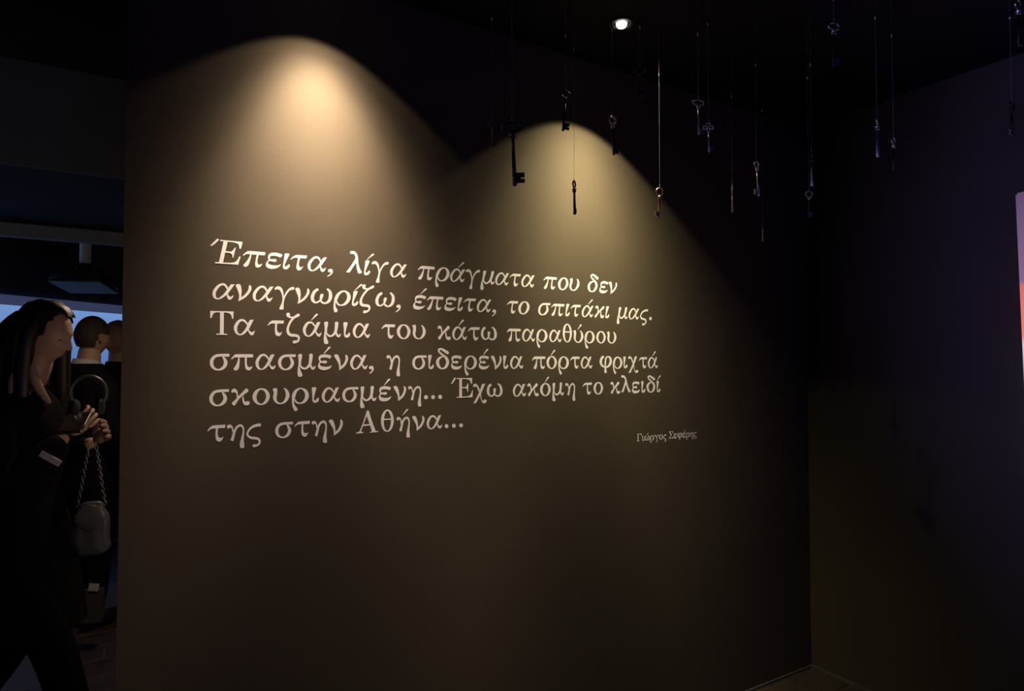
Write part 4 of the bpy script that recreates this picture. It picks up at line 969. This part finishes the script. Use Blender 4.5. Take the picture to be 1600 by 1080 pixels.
# woman in black, walking to the right behind the end of the wall
wt, WH = person((-1.79, 2.36, 0), R(104), 1.005, 'woman in black coat with long dark hair looking down at her hands', {
    'al': (0.10, 0.30, 0.13), 'kl': (0.09, 0.06, 0.50), 'ar': (-0.10, -0.26, 0.09), 'kr': (-0.10, -0.16, 0.50),
    'ell': (0.20, -0.03, 1.14), 'wrl': (0.07, -0.20, 1.25), 'elr': (-0.21, -0.02, 1.13), 'wrr': (-0.08, -0.17, 1.29),
    'nt': (0, -0.04, 1.55), 'palmr': Vector((1, 0.3, 0.2)), 'palml': Vector((-1, 0.3, 0.2)), 'curl': 0.8}, female=True, hem=0.60, head_rot=(R(14), 0, R(-8)))
hair_cap(wt, WH, M['hair'], 0.016, True)
def spline_pts(P_, n=7):
    P_ = [Vector(p) for p in P_]
    out = []
    for q in range(len(P_) - 1):
        a_, b_, c_, d_ = P_[max(q - 1, 0)], P_[q], P_[q + 1], P_[min(q + 2, len(P_) - 1)]
        for k_ in range(n):
            t_ = k_ / n
            out.append(0.5 * (2 * b_ + (c_ - a_) * t_ + (2 * a_ - 5 * b_ + 4 * c_ - d_) * t_ * t_ + (3 * b_ - a_ - 3 * c_ + d_) * t_ ** 3))
    out.append(P_[-1])
    return out
rl = random.Random(5)
for k in range(15):
    f = k / 14
    # from beside the right cheek round the back of the head to the left side
    a = R(-100 + 215 * f) 
    sx, cy = math.sin(a), math.cos(a)          # cy>0 is the back of the head
    x0, y0 = 0.088 * sx, 0.098 * cy + 0.015
    tip = k in (0, 1, 2, 13, 14)
    L = 0.30 + 0.05 * rl.random()
    fw = -0.05 if abs(sx) > 0.3 and cy < 0.2 else 0.0
    pts = [(x0 * 0.75, y0 * 0.75, 0.055), (x0 * 1.08, y0 * 1.08, -0.02), (x0 * 1.18 + 0.01 * rl.random(), y0 * 1.15 + fw * 0.3, -0.12),
           (x0 * 1.15 + 0.012 * math.sin(k), y0 * 1.12 + fw * 0.8, -0.22), (x0 * 1.0, y0 * 1.0 + fw * 1.5, -L)]
    pts = spline_pts(pts)
    n_ = len(pts)
    rr = [0.012 + 0.019 * math.sin(PI * min(1, 0.15 + 0.85 * i / n_)) ** 0.7 if i < n_ - 1 else 0.004 for i in range(n_)]
    bm = bmesh.new()
    add_tube(bm, pts, rr, 12)
    bm.transform(WH)
    o = obj('hair_lock', bm, M['hair'], wt, True)
# lighter ends falling forward over the collar
for pts in ([(-0.080, -0.030, -0.085), (-0.088, -0.050, -0.14), (-0.075, -0.085, -0.20), (-0.060, -0.125, -0.245)],
            [(-0.090, 0.000, -0.10), (-0.108, -0.005, -0.17), (-0.105, -0.020, -0.25), (-0.090, -0.050, -0.32)],
            [(-0.085, -0.015, -0.09), (-0.100, -0.030, -0.16), (-0.092, -0.055, -0.23), (-0.075, -0.080, -0.29)]):
    pts = spline_pts(pts)
    n_ = len(pts)
    bm = bmesh.new()
    add_tube(bm, pts, [0.008 + 0.010 * math.sin(PI * i / (n_ - 1)) for i in range(n_)], 10)
    bm.transform(WH)
    o = obj('hair_lock', bm, M['hair_tip'], wt, True)
    o['label'] = 'light brown lock of hair'

# two men in dark suits talking further back
m1, MH1 = person((-2.555, 3.86, 0), R(158), 1.035, 'man in black suit seen from behind, close-cropped head, beside the wall end', {
    'wrl': (0.14, -0.16, 1.05), 'nt': (0, -0.01, 1.555)}, coat='suit', legs='suit', collar=True, head_rot=(R(4), 0, R(10)))
hair_cap(m1, MH1, M['stubble'], 0.003)
m2, MH2 = person((-2.71, 4.42, 0), R(8), 1.045, 'man in dark suit facing us with bowed bald forehead, half hidden by the wall', {
    'nt': (0, -0.02, 1.55)}, coat='suit', legs='suit', collar=True, head_rot=(R(16), 0, R(-14)))
hair_cap(m2, MH2, M['stubble'], 0.003, bald=True)

# ---------------------------------------------------------------- things the people carry
bag = empty('handbag', (-1.52, 2.33, 0.86), R(20), 'crumpled grey satin handbag hanging on a silver chain from the woman\'s arm', 'bag')
bm = bmesh.new()
bmesh.ops.create_uvsphere(bm, u_segments=28, v_segments=20, radius=1.0)
for q in bm.verts:
    c = q.co.copy()
    sq = lambda t: math.copysign(abs(t) ** 0.6, t)
    zz = sq(c.z)
    fold = 0.10 * math.sin(11 * c.x + 3 * c.z) + 0.07 * math.sin(9 * c.z - 7 * c.x)
    q.co = Vector((sq(c.x) * 0.058 * (1 - 0.18 * zz) + 0.004 * math.sin(8 * c.z), sq(c.y) * 0.028 * (1 - 0.35 * zz) * (1 + fold), 0.098 + zz * 0.097))
obj('pouch', bm, M['bag'], bag, True)
bm = bmesh.new()
bmesh.ops.create_uvsphere(bm, u_segments=24, v_segments=14, radius=1.0)
for q in bm.verts:
    c = q.co.copy()
    q.co = Vector((c.x * 0.050 * (1 - 0.3 * (c.z < 0) * -c.z), -0.022 + c.y * 0.010, 0.135 + c.z * 0.052))
obj('flap', bm, M['bag'], bag, True)
bm = bmesh.new()
for sx in (-1, 1):
    for i in range(18):
        f = i / 17
        p = Vector((sx * (0.042 * (1 - f) + 0.010 * f), 0.0, 0.185 + f * 0.215))
        rot = Matrix.Rotation(PI / 2 * (i % 2), 4, 'Z')
        pts = [Vector(p) + rot @ Vector((0.0045 * math.cos(a), 0, 0.0085 * math.sin(a))) for a in [2 * PI * k / 8 for k in range(8)]]
        add_tube(bm, pts, 0.0014, 5, closed=True)
obj('chain_strap', bm, M['chain'], bag, True)

leaf = empty('folded_leaflet', (-1.587, 2.212, 1.227), R(10), 'small white folded leaflet held against the woman\'s coat', 'leaflet')
bm = bmesh.new()
add_box(bm, -0.036, 0.036, -0.001, 0.001, -0.010, 0.010)
add_box(bm, -0.036, 0.036, -0.004, -0.002, -0.009, 0.009)
add_box(bm, -0.036, 0.036, -0.004, 0.001, -0.0115, -0.0095)
bm.transform(Matrix.Rotation(R(32), 4, 'Y'))
obj('sheet', bm, M['paper'], leaf)

ph = empty('mobile_phone', (-1.535, 2.255, 1.345), R(20), 'slim dark phone held in the woman\'s hands', 'phone')
bm = bmesh.new()
add_box(bm, -0.036, 0.036, -0.004, 0.004, -0.07, 0.07)
bmesh.ops.bevel(bm, geom=list(bm.edges), offset=0.003, segments=2, affect='EDGES')
bm.transform(Matrix.Rotation(R(-65), 4, 'X'))
obj('case', bm, M['chain'], ph)
bm = bmesh.new()
add_box(bm, -0.033, 0.033, -0.0055, -0.0041, -0.066, 0.066)
bm.transform(Matrix.Rotation(R(-65), 4, 'X'))
obj('glass', bm, M['phone'], ph)

hp = empty('headphones', (-1.545, 2.34, 1.445), R(15), 'grey headphones with curved band held up beside the woman\'s hands', 'headphones')
bm = bmesh.new()
add_tube(bm, [(0.058 * math.cos(R(a)), 0, 0.062 * math.sin(R(a))) for a in range(-40, 221, 10)], 0.006, 10)
for q in bm.verts: q.co.y *= 1.9
obj('headband', bm, M['grey_plastic'], hp, True)
for sx in (-1, 1):
    bm = bmesh.new()
    bmesh.ops.create_uvsphere(bm, u_segments=18, v_segments=12, radius=1.0)
    for q in bm.verts:
        q.co = Vector((sx * 0.040 + q.co.x * 0.012, q.co.y * 0.026, -0.052 + q.co.z * 0.030))
    obj('ear_cushion', bm, M['pad'], hp, True)

sb = empty('carrier_bag', (-2.28, 3.50, 0.165), R(15), 'dark grey paper carrier bag with white tag, held low by the wall end', 'bag')
bm = bmesh.new()
vs = add_box(bm, -0.06, 0.06, -0.03, 0.03, 0.0, 0.17)
for v in vs:
    if v.co.z > 0.1: v.co.x *= 1.06; v.co.y *= 0.5
obj('bag_body', bm, M['kraft'], sb)
bm = bmesh.new()
add_tube(bm, [(-0.03, 0, 0.165), (-0.028, 0, 0.45), (-0.02, 0, 0.66), (0.0, 0, 0.685), (0.02, 0, 0.66), (0.028, 0, 0.45), (0.03, 0, 0.165)], 0.003, 6)
obj('handle', bm, M['black_cloth'], sb, True)
bm = bmesh.new()
add_box(bm, -0.028, 0.020, -0.022, -0.019, 0.165, 0.205)
bm.transform(Matrix.Rotation(R(8), 4, 'Y'))
o = obj('paper_tag', bm, M['paper'], sb)
o['label'] = 'white paper tag'
